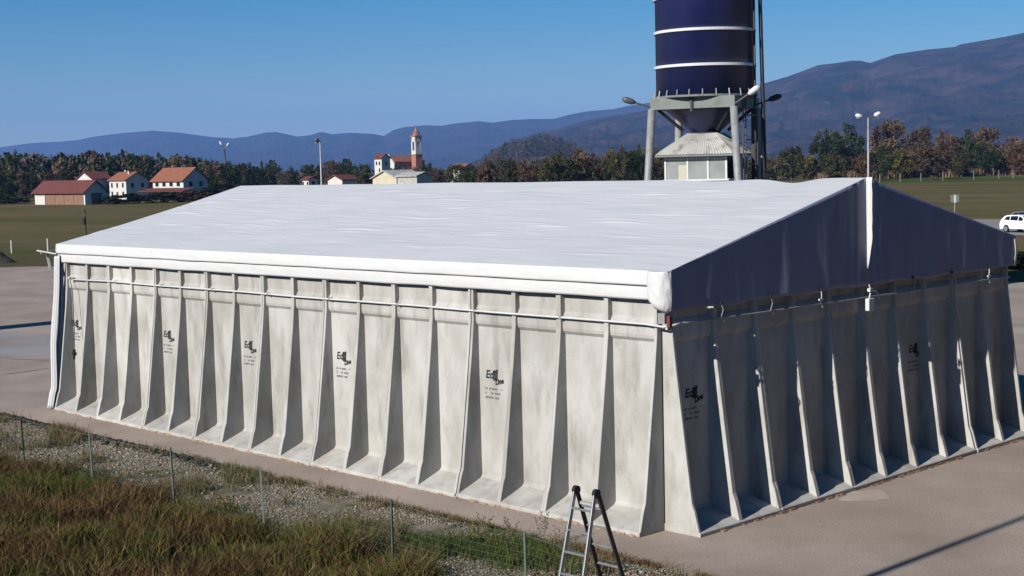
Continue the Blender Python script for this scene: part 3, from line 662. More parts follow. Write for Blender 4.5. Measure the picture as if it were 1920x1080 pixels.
for i in range(24):                                   # stiffener brackets along the skirt
    a = i*2*math.pi/24; b.tube([((SR+.10)*math.cos(a),(SR+.10)*math.sin(a),zf1+.01),((SR+.05)*math.cos(a),(SR+.05)*math.sin(a),z0+.22)], .03, 4)
b.build('brackets', M['pale_steel'], silo)
b = MB(); b.box(-.05,.05,-S-.20,-S-.123,zf0-.12,zf1+.05); b.build('beam_clamp', M['dark_steel'], silo)
zh = zs(247); b = MB(); b.lathe([(SR-.35,zf0+.1),(SR-.45,zf0-.05),(.62,zh),(.45,zh-.25)], 40); b.build('hopper', M['navy'], silo)
legs = []
for sx in (-1, 1):
    for sy in (-1, 1):
        b = MB(); spl = .55
        b.tube([(sx*(S+.06),sy*(S+.06),zf0+.02),(sx*(S+.06+spl),sy*(S+.06+spl*.6),0)], .16, 12); b.build('leg', M['pale_steel'], silo, smooth=True)
        b = MB(); b.box(sx*(S+.06+spl)-.35, sx*(S+.06+spl)+.35, sy*(S+.06+spl*.6)-.35, sy*(S+.06+spl*.6)+.35, 0, .12); b.build('base_plate', M['concrete_dark'], silo)
for sx, sy in ((-1,-1),(1,-1),(1,1),(-1,1)):
    b = MB(); b.tube([(sx*(S-.15),sy*(S-.15),zf0),(sx*.75,sy*.75,zh+.05)], .07, 6); b.build('brace', M['dark_steel'], silo)
for z in (1.6, 4.2):
    for k in range(4):
        f1 = (zf0-z)/zf0*.55; q = S+.06+f1; r_ = S+.06+f1*.6
        c4 = [(-q,-r_),(q,-r_),(q,r_),(-q,r_)]; A_, B_ = c4[k], c4[(k+1) % 4]
        b = MB(); b.tube([(A_[0],A_[1],z),(B_[0],B_[1],z)], .06, 6); b.build('tie_bar', M['pale_steel'], silo)
# filling pipes and service ladder on the right-hand side
b = MB(); b.tube([(S+.75,S*.2,0),(S+.72,S*.2,7.5),(S+.52,S*.15,zt-1),(S+.3,S*.1,zt+.6),(0,0,zt+1.3)], .085, 10); b.build('filling_pipe', M['dark_steel'], silo, smooth=True)
b = MB(); b.tube([(S+.50,-S*.05,0),(S+.48,-S*.05,7.5),(S+.45,-S*.05,zt-1)], .05, 8); b.build('vent_pipe', M['dark_steel'], silo, smooth=True)
b = MB(); b.box(S+.10,S+.38,S*.35,S*.62,0,zf0-.01); b.build('bucket_duct', M['dark_steel'], silo)
b = MB()
for y in (-.55, -.15): b.tube([(S+.15,y-.2,0),(S+.15,y-.2,zf0+.4)], .03, 6)
lad = b.build('service_ladder', M['lamp_grey'], silo)
for i in range(int((zf0+.2)/.3)):
    b = MB(); b.tube([(S+.15,-.75,.3+i*.3),(S+.15,-.35,.3+i*.3)], .018, 5); b.build('rung', M['lamp_grey'], lad)
b = MB()
for i in range(7):
    z = 2.6+i*1.0; 
    if z > zf0-.2: break
    b.tube([(S+.15+.42*math.sin(a_), -.55-.36*math.cos(a_), z) for a_ in [math.pi*t_/8 for t_ in range(9)]], .02, 5)
b.build('ladder_cage', M['lamp_grey'], lad)
# floodlights on the corners: arm + head
ri = -silo.rotation_euler.z
def loc_dir(dx): return Vector((dx*math.cos(ri)*CR[0]-dx*math.sin(ri)*CR[1], dx*math.sin(ri)*CR[0]+dx*math.cos(ri)*CR[1], 0))
for (cx, cy, sgn, ln_, dz, m_) in ((-S-.1,-S-.1,-1,1.05,.34,'lamp_grey'),(S+.1,-S-.1,1,.95,.62,'lamp_white'),(S+.1,S*.6,1,1.05,.36,'dark_steel')):
    d = loc_dir(sgn); a = Vector((cx,cy,zf0+.12)); e1 = a + d*ln_*.7 + Vector((0,0,dz*.7)); e2 = a + d*ln_ + Vector((0,0,dz))
    b = MB(); b.tube([a, e1], .04, 7); ar = b.build('floodlight_arm', M['lamp_grey' if m_ != 'dark_steel' else 'dark_steel'], silo)
    v = (e2-e1).normalized()
    b = MB(); b.tube([e1-v*.12, e1, e1+v*.3, e1+v*.46], [.05,.12,.14,.06], 10); b.build('floodlight_head', M[m_], ar, smooth=True)
# windowed cabin under the hopper
cabn = empty('control_cabin', (SX, SY, 0), front + math.pi/2 - .31); tag(cabn, 'glazed cabin with weathered corrugated hip roof under the silo', 'cabin')
zc0, zc1, zpk = zs(336), zs(290), zs(251); CW = 1.38
b = MB(); b.box(-CW,CW,-CW,CW,0,zc0-.05); b.build('wall', M['corr'], cabn)
b = MB(); b.box(-CW+.12,CW-.12,-CW+.12,CW-.12,zc0,zc1-.02); b.build('interior', M['lamp_grey'], cabn)
b = MB(); b.box(-CW-.03,CW+.03,-CW-.05,-CW+.05,zc0-.045,zc0+.03); b.box(CW-.05,CW+.05,-CW+.053,CW,zc0-.045,zc0+.03); b.build('sill', M['white'], cabn)
for x in (-CW+.05, -CW+1.02, -CW+1.90, CW-.08):
    b = MB(); b.box(x-.04,x+.04,-CW-.03,-CW+.04,zc0+.033,zc1-.01); b.build('mullion', M['white'], cabn)
for y in (-.45, .45, CW-.06):
    b = MB(); b.box(CW-.04,CW+.03,y-.04,y+.04,zc0+.033,zc1-.01); b.build('mullion', M['white'], cabn)
xs = (-CW+.05, -CW+1.02, -CW+1.90, CW-.08)
for i in range(3):
    b = MB(); b.box(xs[i]+.043,xs[i+1]-.043,-CW+.0,-CW+.02,zc0+.035,zc1-.012); b.build('pane', M['glass'], cabn)
ys = (-CW+.06, -.45, .45, CW-.06)
for i in range(3):
    b = MB(); b.box(CW-.02,CW,ys[i]+.043,ys[i+1]-.043,zc0+.035,zc1-.012); b.build('pane', M['darkglass'], cabn)
b = MB(); b.box(-CW+.62,-CW+.97,-CW-.012,-CW-.002,zc0+.036,zc0+.62); b.build('board', M['panelwood'], cabn)
E_ = 1.72; T_ = .62; ze = zc1
cr = MB(); NC = 28                                    # corrugated hip roof: ribbed faces
for fc in range(4):
    ca_, sa_ = math.cos(fc*math.pi/2), math.sin(fc*math.pi/2); vs = []; 
    for j in range(2):
        hw_, y_, z_ = (E_, -E_, ze) if j == 0 else (T_, -T_, zpk)
        for i in range(NC*2+1):
            x_ = (i/NC-1)*hw_; dz_ = .035*(i % 2)
            vs.append((ca_*x_-sa_*y_, sa_*x_+ca_*y_, z_+dz_))
    w_ = NC*2+1
    cr.add(vs, [(i, i+1, w_+i+1, w_+i) for i in range(w_-1)])
cr.build('roof', M['corr'], cabn)
b = MB(); b.box(-E_-.02,E_+.02,-E_-.02,-E_+.04,ze-.07,ze-.005); b.box(E_-.04,E_+.02,-E_+.043,E_,ze-.07,ze-.005); b.build('gutter', M['green_steel'], cabn)
b = MB(); b.lathe([(T_*1.02,zpk+.04),(T_*.9,zpk+.12),(.5,zpk+.2)], 24); b.build('collar', M['dark_steel'], cabn)

# ------------------------------------------------------------------ concrete wall panels
PW = 2.5; ST = .70; SB = .82
RIB = [(.03,.085),(.13,.45),(.185,.58),(.235,.95),(.495,2.9),(.575,3.6),(.585,4.52)]
def rib_mesh(name, xf0, xf1, xb0, xb1):
    """rib whose front is narrower than its root; y grows inward"""
    vs, n_ = [], len(RIB)
    for (y, z) in RIB: vs += [(xf0, y, z), (xf1, y, z)]
    for (y, z) in RIB: vs += [(xb0, ST+.006, max(z, .14)), (xb1, ST+.006, max(z, .14))]
    o_ = 2*n_; fs = []
    for i in range(n_-1):
        a = 2*i
        fs += [(a, a+1, a+3, a+2), (a+2, o_+a+2, o_+a, a), (a+1, o_+a+1, o_+a+3, a+3), (o_+a, o_+a+2, o_+a+3, o_+a+1)]
    fs += [(0, o_, o_+1, 1), (2*n_-2, 2*n_-1, o_+2*n_-1, o_+2*n_-2)]
    b = MB(); b.add(vs, fs); return b.mesh(name)
g_ = .008
b = MB(); b.box(g_+.003, PW-g_-.003, ST, SB, .10, 4.5); stem_me = b.mesh('stem')
b = MB(); b.prism_x([(0,0),(SB+.5,0),(SB+.5,.12),(SB+.003,.14),(SB+.003,.34),(ST+.003,.40),(ST-.012,.355),(ST-.05,.315),(.50,.255),(.03,.088),(0,.072)][::1], g_, PW-g_); foot_me = b.mesh('foot')
b = MB(); b.prism_x([(ST+.004,3.47),(.645,3.54),(.632,3.60),(.632,3.80),(ST+.004,3.93)][::-1], g_+.06, PW-g_-.06); ledge_me = b.mesh('ledge')
rib_e0 = rib_mesh('rib', g_-.003, .070, g_-.003, .076); rib_c = rib_mesh('rib', 1.25-.055, 1.25+.055, 1.25-.075, 1.25+.058); rib_e1 = rib_mesh('rib', PW-.070, PW-g_+.003, PW-.09, PW-g_+.003)
for me in (stem_me, foot_me, ledge_me, rib_e0, rib_c, rib_e1): me.materials.append(M['concrete'])
# stencilled print: company mark and three worn lines
def text_mesh(s, size, shear=0.0, off=0.0, space=1.0):
    cu = bpy.data.curves.new('t', 'FONT'); cu.body = s; cu.size = size; cu.shear = shear; cu.offset = off; cu.space_character = space; cu.resolution_u = 3
    t = bpy.data.objects.new('t', cu); COL.objects.link(t); dg = bpy.context.evaluated_depsgraph_get()
    me = bpy.data.meshes.new_from_object(t.evaluated_get(dg)); bpy.data.objects.remove(t); return me
def flat_text(b, s, x, z, size, rot=0.0, **k):
    me = text_mesh(s, size, **k); c, s_ = math.cos(rot), math.sin(rot)
    b.add([(x+v.co.x*c-v.co.y*s_, ST-.003, z+v.co.x*s_+v.co.y*c) for v in me.vertices], [tuple(p.vertices) for p in me.polygons])
lb = MB(); flat_text(lb, 'Ed', .0, 0, .235, shear=.18, off=.008)
flat_text(lb, 'il', .225, -.025, .29, shear=.10, off=.019)
flat_text(lb, 'Line', .285, -.125, .15, rot=.22, shear=.3, off=.009)
logo_me = lb.mesh('company_mark'); logo_me.materials.append(M['ink'])
lb = MB(); rgp = random.Random(8)
for r, (pat, zz) in enumerate((('-- -:----  ::', -.24), ('-   -- ----', -.33), ('------ ---', -.42))):
    x = -.02
    for chx in pat:
        if chx == '-': lb.add([(x,ST-.003,zz+rgp.uniform(-.006,.006)),(x+.03,ST-.003,zz),(x+.03,ST-.003,zz+.042),(x,ST-.003,zz+.042)], [(0,1,2,3)])
        if chx == ':': lb.add([(x,ST-.003,zz+.01),(x+.014,ST-.003,zz+.01),(x+.014,ST-.003,zz+.045),(x,ST-.003,zz+.045)], [(0,1,2,3)])
        x += .041
fine_me = lb.mesh('fine_print'); fine_me.materials.append(M['ink_faint'])
ORD = ['first','second','third','fourth','fifth','sixth','seventh','eighth','ninth']
def panel(loc, rz, label, logo, logo_x, group):
    o = empty('wall_panel', loc, rz); tag(o, label, 'wall panel', group)
    link('stem', stem_me, None, o); link('foot', foot_me, None, o, bevel=.012); link('ledge', ledge_me, None, o)
    for me in (rib_e0, rib_c, rib_e1): link('rib', me, None, o, bevel=.010)
    if logo:
        a = link('company_mark', logo_me, None, o); c = link('fine_print', fine_me, None, o)
        for q in (a, c): q.location = (logo_x-.25, 0, 2.42); 
    return o
front_logo = {1: .90, 3: .55, 5: .85, 6: .55, 8: .36}
xl_logo = {-4.49: 0, -9.52: 0, -13.3: 0, -17.11: 0, -22.22: 0}
logos_at = {}
for X in xl_logo:
    k = int(-X // PW); logos_at[k] = X + (k+1)*PW
rj = random.Random(5)
for k in range(9):
    panel((-PW*(k+1), rj.uniform(-.012,.012), rj.uniform(-.008,.008)), rj.uniform(-.003,.003), f"{ORD[k]} ribbed concrete panel from the outer corner in the sunlit wall", k in logos_at, logos_at.get(k, .6), 'precast panels of the sunlit long wall')
GX = ST+.123; GY = ST+.004
for k in range(5):
    panel((GX+rj.uniform(-.012,.012), GY+PW*k, rj.uniform(-.008,.008)), math.pi/2+rj.uniform(-.003,.003), f"{ORD[k]} ribbed concrete panel from the outer corner in the shaded gable wall", k in (0, 3), {0: .72, 3: 1.0}.get(k, .6), 'precast panels of the shaded gable wall')

# bedding mortar under the panels
def bedding(name, label, along, x0, x1, off, seed):
    rg = random.Random(seed); b = MB(); x = x0
    while x < x1:
        L_ = rg.uniform(.04, .26); w_ = rg.uniform(.006, .05); h_ = rg.uniform(.012, .05)
        if rg.random() < .8:
            if along == 'y': w_ *= 2.2
            if along == 'x': b.add([(x,off,.002),(x+L_,off,.002),(x+L_*.9,off-w_,.002),(x+L_*.1,off-w_*.8,.002),(x,off,h_),(x+L_,off,h_),(x+L_*.8,off-w_*.6,h_*.7),(x+L_*.2,off-w_*.6,h_*.6)], [(0,1,5,4),(1,2,6,5),(2,3,7,6),(3,0,4,7),(4,5,6,7)])
            else: b.add([(off,x,.002),(off,x+L_,.002),(off+w_,x+L_*.9,.002),(off+w_*.8,x+L_*.1,.002),(off,x,h_),(off,x+L_,h_),(off+w_*.6,x+L_*.8,h_*.7),(off+w_*.6,x+L_*.2,h_*.6)], [(4,5,1,0),(5,6,2,1),(6,7,3,2),(7,4,0,3),(7,6,5,4)])
        x += L_*rg.uniform(.9, 1.3)
    o = b.build(name, M['rust' if along == 'x' else 'rust_dark']); stuff(o, label, 'mortar')
bedding('bedding_mortar', 'crumbling orange bedding along the foot of the sunlit wall', 'x', -22.5, -.1, -.003, 3)
bedding('bedding_mortar', 'crumbling orange rubble along the foot of the shaded gable wall', 'y', 1.2, 13.2, GX+.004, 4)

# ------------------------------------------------------------------ tarpaulin roof
XL, XG = -22.85, .33; YE, ZE = .50, 4.80; YR, ZR = ST+.004+6.25, 6.33; YB = 2*YR-YE
roof = empty('tarpaulin_roof', (0,0,0)); tag(roof, 'white tarpaulin roof stretched over the concrete walls, shade coloured into its gable', 'tent roof')
def ridge_z(x):
    return ZR + .02*noise.noise(Vector((x*.35, 0, 2))) - .10*math.exp(-((x+1.5)/.55)**2) - .04*math.exp(-((x+3.6)/.9)**2)
rcr = random.Random(17)
CREASE = [(rcr.uniform(XL+1, XG-1), rcr.uniform(YE+.4, YR-.5), rcr.uniform(.5, 1.6), rcr.uniform(.035, .06), rcr.uniform(.005, .016), rcr.uniform(-.04, .04)) for _ in range(60)]
def creases(x, y):
    t_ = 0.0
    for cx, cy, ln_, wd, hh_, sl in CREASE:
        dx = x-cx
        if abs(dx) < ln_*1.6:
            dy = y-cy-sl*dx
            if abs(dy) < wd*3: t_ += hh_*math.exp(-(dx/ln_*1.6)**2-(dy/wd)**2)
    return t_
def slope(side):
    def fn(u, v):
        x = XL + (XG-XL)*u; ye = YE if side == 0 else YB
        y = ye + (YR-ye)*v; z = ZE + (ridge_z(x)-ZE)*v
        z += -.05*math.sin(math.pi*v)*(.6+.4*math.cos(x*2*math.pi/2.5)) + .008*noise.fractal(Vector((x*.45, y*2.4, 3.1)), 1, 2, 4)*min(1, 6*v)*min(1, 6*(1-v)+.2)
        if side == 0: z += creases(x, y)
        return (x, y, z)
    return fn
b = MB(); b.grid(slope(0), 220, 190); b.build('front_slope', M['tarp'], roof, smooth=True)
b = MB(); b.grid(slope(1), 120, 16); b.build('back_slope', M['tarp'], roof, smooth=True)
def val1(u, v):
    x = XL + (XG-.42-XL)*u; w_ = noise.fractal(Vector((x*1.1, v*1.2, 9)), 1, 2, 3)
    return (x, YE-.020*math.sin(v*math.pi*.6)-.010*w_, ZE+.004-(.27+.012*noise.noise(Vector((x*.8,0,4))))*v)
b = MB(); b.grid(val1, 220, 8); b.build('upper_valance', M['tarp_white'], roof, smooth=True, solid=.006)
def val2(u, v):
    x = XL+.05 + (XG-.46-XL)*u; w_ = noise.fractal(Vector((x*1.0, v, 19)), 1, 2, 3)
    return (x, YE+.034-.012*math.sin(v*math.pi)-.010*w_, ZE-.22-(.31+.012*noise.noise(Vector((x*.7,0,8))))*v)
b = MB(); b.grid(val2, 220, 8); b.build('lower_valance', M['tarp_white'], roof, smooth=True, solid=.006)
ZB = 4.07
def corner(u, v):                                     # rolled corner flap
    a = u*math.pi*.62; r = .13+.03*math.sin(v*math.pi)*(.7+.3*math.sin(a*3)) + .014*noise.fractal(Vector((u*5, v*3, 3)), 1, 2, 3)
    if v > .88: r -= .05*(v-.88)/.12
    cx, cy = XG-.245, YE+.10
    ang = -math.pi*.72 + a*1.15
    x = cx + (r+.06)*math.cos(ang)*1.32; y = cy + (r+.06)*math.sin(ang)
    z = ZE+.0-(ZE-ZB+.02-.16*(1-u)*(1-u))*v + .05*(1-u)*0
    return (x, y, z)
b = MB(); b.grid(corner, 26, 18); b.build('corner_flap', M['tarp_white'], roof, smooth=True, solid=.008)
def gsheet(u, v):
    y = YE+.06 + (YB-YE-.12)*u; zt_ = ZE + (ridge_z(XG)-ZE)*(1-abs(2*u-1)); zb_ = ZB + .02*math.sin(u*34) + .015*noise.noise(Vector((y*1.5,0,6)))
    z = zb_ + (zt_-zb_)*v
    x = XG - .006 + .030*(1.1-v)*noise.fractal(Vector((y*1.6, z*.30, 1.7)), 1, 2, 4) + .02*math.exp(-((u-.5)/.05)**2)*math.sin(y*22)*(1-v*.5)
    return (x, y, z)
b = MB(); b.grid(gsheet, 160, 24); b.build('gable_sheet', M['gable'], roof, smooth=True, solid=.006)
def flap(u, v):                                       # loose fold hanging from the ridge
    z = ridge_z(XG)+.01 - (ridge_z(XG)-4.42)*v
    wd = .15*(1-.2*v-.75*max(0, v-.72)/.28)+.014*noise.fractal(Vector((v*5,0,2)), 1, 2, 2)
    return (XG+.012 + wd*u, YR-.03 + .035*noise.noise(Vector((v*5, u*2, 8)))*u + .06*u*(1-u) + .03*v, z)
b = MB(); b.grid(flap, 4, 30); b.build('ridge_fold', M['tarp_white'], roof, smooth=True, solid=.008)
def bflap(u, v):
    return (XG-.02+.05*math.sin(v*math.pi), YB-.06+.10*u, ZE-(ZE-ZB)*v)
b = MB(); b.grid(bflap, 3, 10); b.build('rear_corner_flap', M['tarp_white'], roof, smooth=True, solid=.008)
for yy, kind in ((2.0,0),(3.55,0),(5.25,1),(8.75,0),(10.4,0),(12.1,1)):
    b = MB(); b.tube([(XG+.02,yy,ZB+.08),(XG+.02,yy,ZB+.02)], .028, 8); ey = b.build('eyelet', M['black'], roof)
    b = MB(); dx = random.uniform(-.06,.06); b.tube([(XG+.025,yy,ZB+.05),(XG+.05,yy+dx,ZB-.08),(XG+.01,yy+dx*.3,3.84),(XG+.03,yy+.06+dx,3.76)], .010, 6); b.build('tie_cord', M['lamp_white' if kind else 'galv'], ey)
    if kind:
        b = MB(); b.box(XG+.02,XG+.05,yy-.09,yy+.05,3.90,3.94); b.build('toggle', M['white'], ey)
# tension pipe along the long wall, rope along the gable
pipe = empty('tension_pipe', (0,0,0)); tag(pipe, 'white tension pipe running along the ribs of the sunlit wall', 'pipe')
b = MB(); b.tube([(-22.1,.545,3.79)]+[(-22+2.2*i,.545+.0*i,3.82+.008*math.sin(i*2.1)) for i in range(1,10)]+[(-.25,.545,3.82),(.22,.50,3.80),(.36,.58,3.83),(.42,.78,3.86)], .021, 10); b.build('tube', M['white'], pipe, smooth=True)
for i in range(10):
    b = MB(); x = -22.0+i*2.45; b.box(x-.025,x+.025,.523,.60,3.79,3.85); b.build('bracket', M['galv'], pipe)
b = MB(); b.tube([(-22.1,.52,3.79),(-22.1,.47,3.86)], .05, 8); b.build('end_cap', M['white'], pipe)
b = MB(); b.tube([(-22.08,.50,3.76),(-21.98,.50,3.45),(-21.9,.46,2.4),(-21.86,.41,1.75)], .012, 6); cd = b.build('cord', M['black'], pipe)
b = MB(); b.tube([(-21.86,.40,1.78),(-21.86,.39,1.5)], [.05,.035], 8); b.box(-21.93,-21.79,.36,.44,1.62,1.70); b.build('cord_lock', M['black'], cd)
b = MB(); b.box(.14,.30,.44,.52,3.86,4.05); b.build('corner_bracket', M['galv'], pipe)
b = MB(); b.box(.30,.37,.50,.58,3.80,4.0); b.build('corner_hook', M['roof_red'], pipe)
rope = MB(); rope.tube([(.42,.80,3.86)]+[(XG+.01,1.1+i*1.2,3.83+.01*math.sin(i*3)) for i in range(10)]+[(XG+.0,13.15,3.82)], .018, 7)
tag(rope.build('tension_rope', M['galv'], smooth=True), 'thin rope stretched along the shaded gable under the tarpaulin edge', 'rope')
wn = empty('winch_box', (XG+.02, 6.95, 3.55)); tag(wn, 'small white box with cable loop hanging at the middle of the gable', 'winch box')
b = MB(); b.box(.0,.10,-.10,.10,0,.26); b.build('case', M['lamp_white'], wn, bevel=.015)
b = MB(); b.tube([(.05,.10+.20*math.sin(a_)+.06,.05-.26*math.cos(a_)+.10) for a_ in [math.pi*2*t_/22 for t_ in range(1,21)]], .014, 6); b.build('cable_loop', M['lamp_white'], wn, smooth=True)
b = MB(); b.tube([(.05,0,.26),(.05,.03,.42),(.04,.0,.55)], .016, 6); b.box(.02,.09,-.04,.07,.40,.47); b.build('hanger', M['white'], wn)

# curtain at the open left end
ct = empty('end_curtain', (-22.62, 0, 0)); tag(ct, 'bunched white curtain hanging at the far left end of the wall', 'curtain')
def curt(o1, o2, ph, y0):
    def fn(u, v):
        z = 4.46*(1-v)+.02; f_ = np.interp(z, [0,.45,.6,4.5], [.02,.10,.16,.50])
        pl = .045*math.sin(u*math.pi*5+ph)*(.6+.4*v)
        return (o1+(o2-o1)*u + .03*math.sin(z*1.7+ph), f_ + y0 + pl + .02*math.sin(z*2.3+ph), z)
    return fn
b = MB(); b.grid(curt(-.02,-.30,.4,-.02), 24, 40); b.build('curtain_fold', M['tarp_white'], ct, smooth=True, solid=.006)
b = MB(); b.grid(curt(-.10,-.40,2.0,.16), 24, 40); b.build('curtain_fold', M['tarp'], ct, smooth=True, solid=.006)
b = MB(); b.grid(curt(-.24,-.62,3.4,.34), 24, 40); b.build('curtain_fold', M['tarp'], ct, smooth=True, solid=.006)
b = MB(); b.tube([(-.45,.12,4.55),(-.45,.70,4.62)], .03, 8); b.tube([(-.62,.10,4.62),(-.05,.40,4.52)], .03, 8); b.tube([(-.5,.35,4.55),(-.42,.4,4.05)], .05, 6); b.build('curtain_rail', M['galv'], ct)

# ------------------------------------------------------------------ ladder astride the fence
la = empty('folding_ladder', (3.48, -5.06, 0)); tag(la, 'aluminium folding ladder standing astride the green wire fence', 'ladder')
ZTOP = 2.26; RX = .19
for sx in (-1, 1):
    for (yb, mm, nm) in ((-.60, 'alu', 'front_rail'), (.82, 'alu_shade', 'rear_rail')):
        b = MB(); x = sx*(RX+(.0 if yb < 0 else .012)); fl = sx*.05
        d_ = Vector((fl, yb, -ZTOP+.1)).normalized(); nrm = d_.cross(Vector((1,0,0))).normalized()*.033
        A_ = Vector((x, .03 if yb > 0 else -.03, ZTOP-.05)); B_ = Vector((x+fl, yb, .0)); t_ = Vector((.013,0,0))
        b.add([A_-t_-nrm, A_+t_-nrm, A_+t_+nrm, A_-t_+nrm, B_-t_-nrm, B_+t_-nrm, B_+t_+nrm, B_-t_+nrm], [(0,1,2,3),(7,6,5,4),(0,4,5,1),(1,5,6,2),(2,6,7,3),(3,7,4,0)])
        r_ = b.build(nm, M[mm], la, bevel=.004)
        b = MB(); b.box(B_.x-.02, B_.x+.02, B_.y-.045, B_.y+.045, -.01, .05); b.build('rubber_foot', M['black'], r_)
    b = MB(); b.tube([(sx*RX-.028,0,ZTOP-.03),(sx*RX+.028,0,ZTOP-.03)], .062, 16); b.build('hinge', M['black'], la)
for (yb, n0, mm) in ((-.60, 0, 'alu'), (.82, 1, 'alu')):
    for i in range(7):
        z = ZTOP-.27-i*.295
        if z < .12: break
        t_ = (ZTOP-.05-z)/(ZTOP-.05); y = (-.03 if yb < 0 else .03) + (yb-(-.03 if yb < 0 else .03))*t_; hw_ = RX+.05*t_
        b = MB(); b.box(-hw_, hw_, y-.017, y+.017, z-.014, z+.014); b.build('rung', M[mm], la, bevel=.004)
b = MB(); b.box(-RX, RX, .06, .10, ZTOP-.24, ZTOP-.20); b.build('cross_bar', M['concrete_dark'], la)

# ------------------------------------------------------------------ green wire fence
fx = [-18.2,-14.87,-11.64,-8.74,-5.58,-1.67,1.63,4.9]; fyy = [-4.6,-4.56,-4.55,-4.30,-4.28,-4.38,-4.46,-4.62]; FH = 1.2
fence = empty('wire_fence', (0,0,0)); tag(fence, 'low green wire mesh fence with painted posts in the grass verge', 'fence')
for x, y in zip(fx, fyy):
    b = MB(); b.box(-.022,.022,-.004,.004,-.1,FH+.04); b.box(-.004,.004,.004,.03,-.1,FH+.04); q = b.build('post', M['fence_post'], fence); q.location = (x, y, 0)
    q.rotation_euler = (random.uniform(-.03,.03), random.uniform(-.03,.03), random.uniform(-.5,.5))
def fpos(x): return float(np.interp(x, fx, fyy)) - .008
wv_, wf_ = MB(), MB()
def wire(b, a, c, r):
    a, c = Vector(a), Vector(c); d = (c-a).normalized(); s_ = d.cross(Vector((.3,1,.2))).normalized()*r; t_ = d.cross(s_)
    pts = [s_, -s_*.5+t_*.87, -s_*.5-t_*.87]
    b.add([a+p for p in pts]+[c+p for p in pts], [(0,1,4,3),(1,2,5,4),(2,0,3,5)])
xs_ = np.arange(fx[0], fx[-1], .076)
def sag(x, z):
    i = np.searchsorted(fx, x)-1; t_ = (x-fx[i])/(fx[min(i+1,len(fx)-1)]-fx[i]+1e-6); return z - .05*z*math.sin(math.pi*min(1,max(0,t_)))
for x in xs_: wire(wv_, (x, fpos(x), .0), (x, fpos(x), sag(x, FH)), .0016)
for z in (.08,.20,.32,.44,.56,.68,.80,.92,1.04,1.2):
    for x0_, x1_ in zip(xs_[:-1:4], list(xs_[4::4])): wire(wv_, (x0_, fpos(x0_), sag(x0_, z)), (x1_, fpos(x1_), sag(x1_, z)), .0035 if z > 1.1 else .0018)
wm = wv_.build('wire_mesh', M['fence_green'], fence); wm['kind'] = 'stuff'

# ------------------------------------------------------------------ stones, clods
def stones(name, label, n_, sampler, s0, s1, pal, seed, sink=.25):
    rg = np.random.default_rng(seed)
    base_v = np.array([(1,0,0),(-1,0,0),(0,1,0),(0,-1,0),(0,0,1),(0,0,-1),(.62,.62,.35),(-.62,.62,.3),(.62,-.62,.3),(-.62,-.62,.35)], float)
    base_f = np.array([(0,6,4),(6,2,4),(2,7,4),(7,1,4),(1,9,4),(9,3,4),(3,8,4),(8,0,4),(0,5,6),(6,5,2),(2,5,7),(7,5,1),(1,5,9),(9,5,3),(3,5,8),(8,5,0)], int)
    P_ = sampler(rg, n_); n_ = len(P_)
    sc_ = np.exp(rg.uniform(np.log(s0), np.log(s1), (n_, 1)))
    V = base_v[None]*rg.uniform(.65, 1.25, (n_, 10, 1)); V = V*(sc_*rg.uniform([.8,.6,.4],[1.3,1.0,.8], (n_, 3)))[:, None, :]
    a = rg.uniform(0, 6.28, n_); ca, sa = np.cos(a), np.sin(a)
    X = V[:,:,0]*ca[:,None]-V[:,:,1]*sa[:,None]; Y = V[:,:,0]*sa[:,None]+V[:,:,1]*ca[:,None]
    V = np.stack([X+P_[:,0:1], Y+P_[:,1:2], V[:,:,2]+P_[:,2:3]+sc_*sink], 2).reshape(-1, 3)
    F_ = (base_f[None]+(np.arange(n_)*10)[:,None,None]).reshape(-1, 3)
    me = bpy.data.meshes.new(name); me.vertices.add(len(V)); me.vertices.foreach_set('co', V.astype(np.float32).ravel())
    me.loops.add(len(F_)*3); me.loops.foreach_set('vertex_index', F_.astype(np.int32).ravel())
    me.polygons.add(len(F_)); me.polygons.foreach_set('loop_start', np.arange(0, len(F_)*3, 3, dtype=np.int32)); me.update(calc_edges=True)
    pal = np.array(pal); C = pal[rg.integers(len(pal), size=n_)]*rg.uniform(.75, 1.2, (n_, 1))
    per = np.repeat(C.astype(np.float32), 16*3, axis=0); at = me.color_attributes.new('tint', 'FLOAT_COLOR', 'CORNER')
    at.data.foreach_set('color', np.concatenate([per, np.ones((len(per),1), np.float32)], 1).ravel())
    me.materials.append(M['stone']); o = link(name, me, None); stuff(o, label, 'stones'); return o
STP = [(.40,.34,.27),(.32,.265,.21),(.44,.39,.33),(.24,.19,.145),(.37,.29,.22),(.52,.47,.41)]
def samp_gravel(rg, n_):
    x = rg.uniform(-26, 4.6, n_); y = -1.25 - 3.9*rg.uniform(0, 1, n_)**1.1
    y = np.where(x > 2.5, y - (x-2.5)*.8, y)
    keep = np.array([noise.noise(Vector((a*.7, b_*.9, 4))) > -.28 for a, b_ in zip(x, y)])
    return np.stack([x, y, np.zeros(n_)-.005], 1)[keep]
stones('gravel', 'loose grey and beige gravel before the long wall', 52000, samp_gravel, .009, .032, STP, 31)
def samp_big(rg, n_):
    x = np.concatenate([rg.uniform(-26, -8, n_//2), rg.uniform(.2, 3.8, n_-n_//2)]); y = -1.5 - 2.4*rg.uniform(0, 1, n_); y = np.where(x > 2.5, y-(x-2.5)*.6, y)
    return np.stack([x, y, np.zeros(n_)-.005], 1)
stones('rubble', 'pale broken rubble stones scattered on the gravel verge', 900, samp_big, .03, .07, STP[:5]+[(.42,.38,.32)], 33)
def samp_edge(rg, n_):
    x = -26 + 17*rg.uniform(0, 1, n_)**1.3; y = -1.28 - np.abs(rg.normal(0, .16, n_)); return np.stack([x, y, np.zeros(n_)-.01], 1)
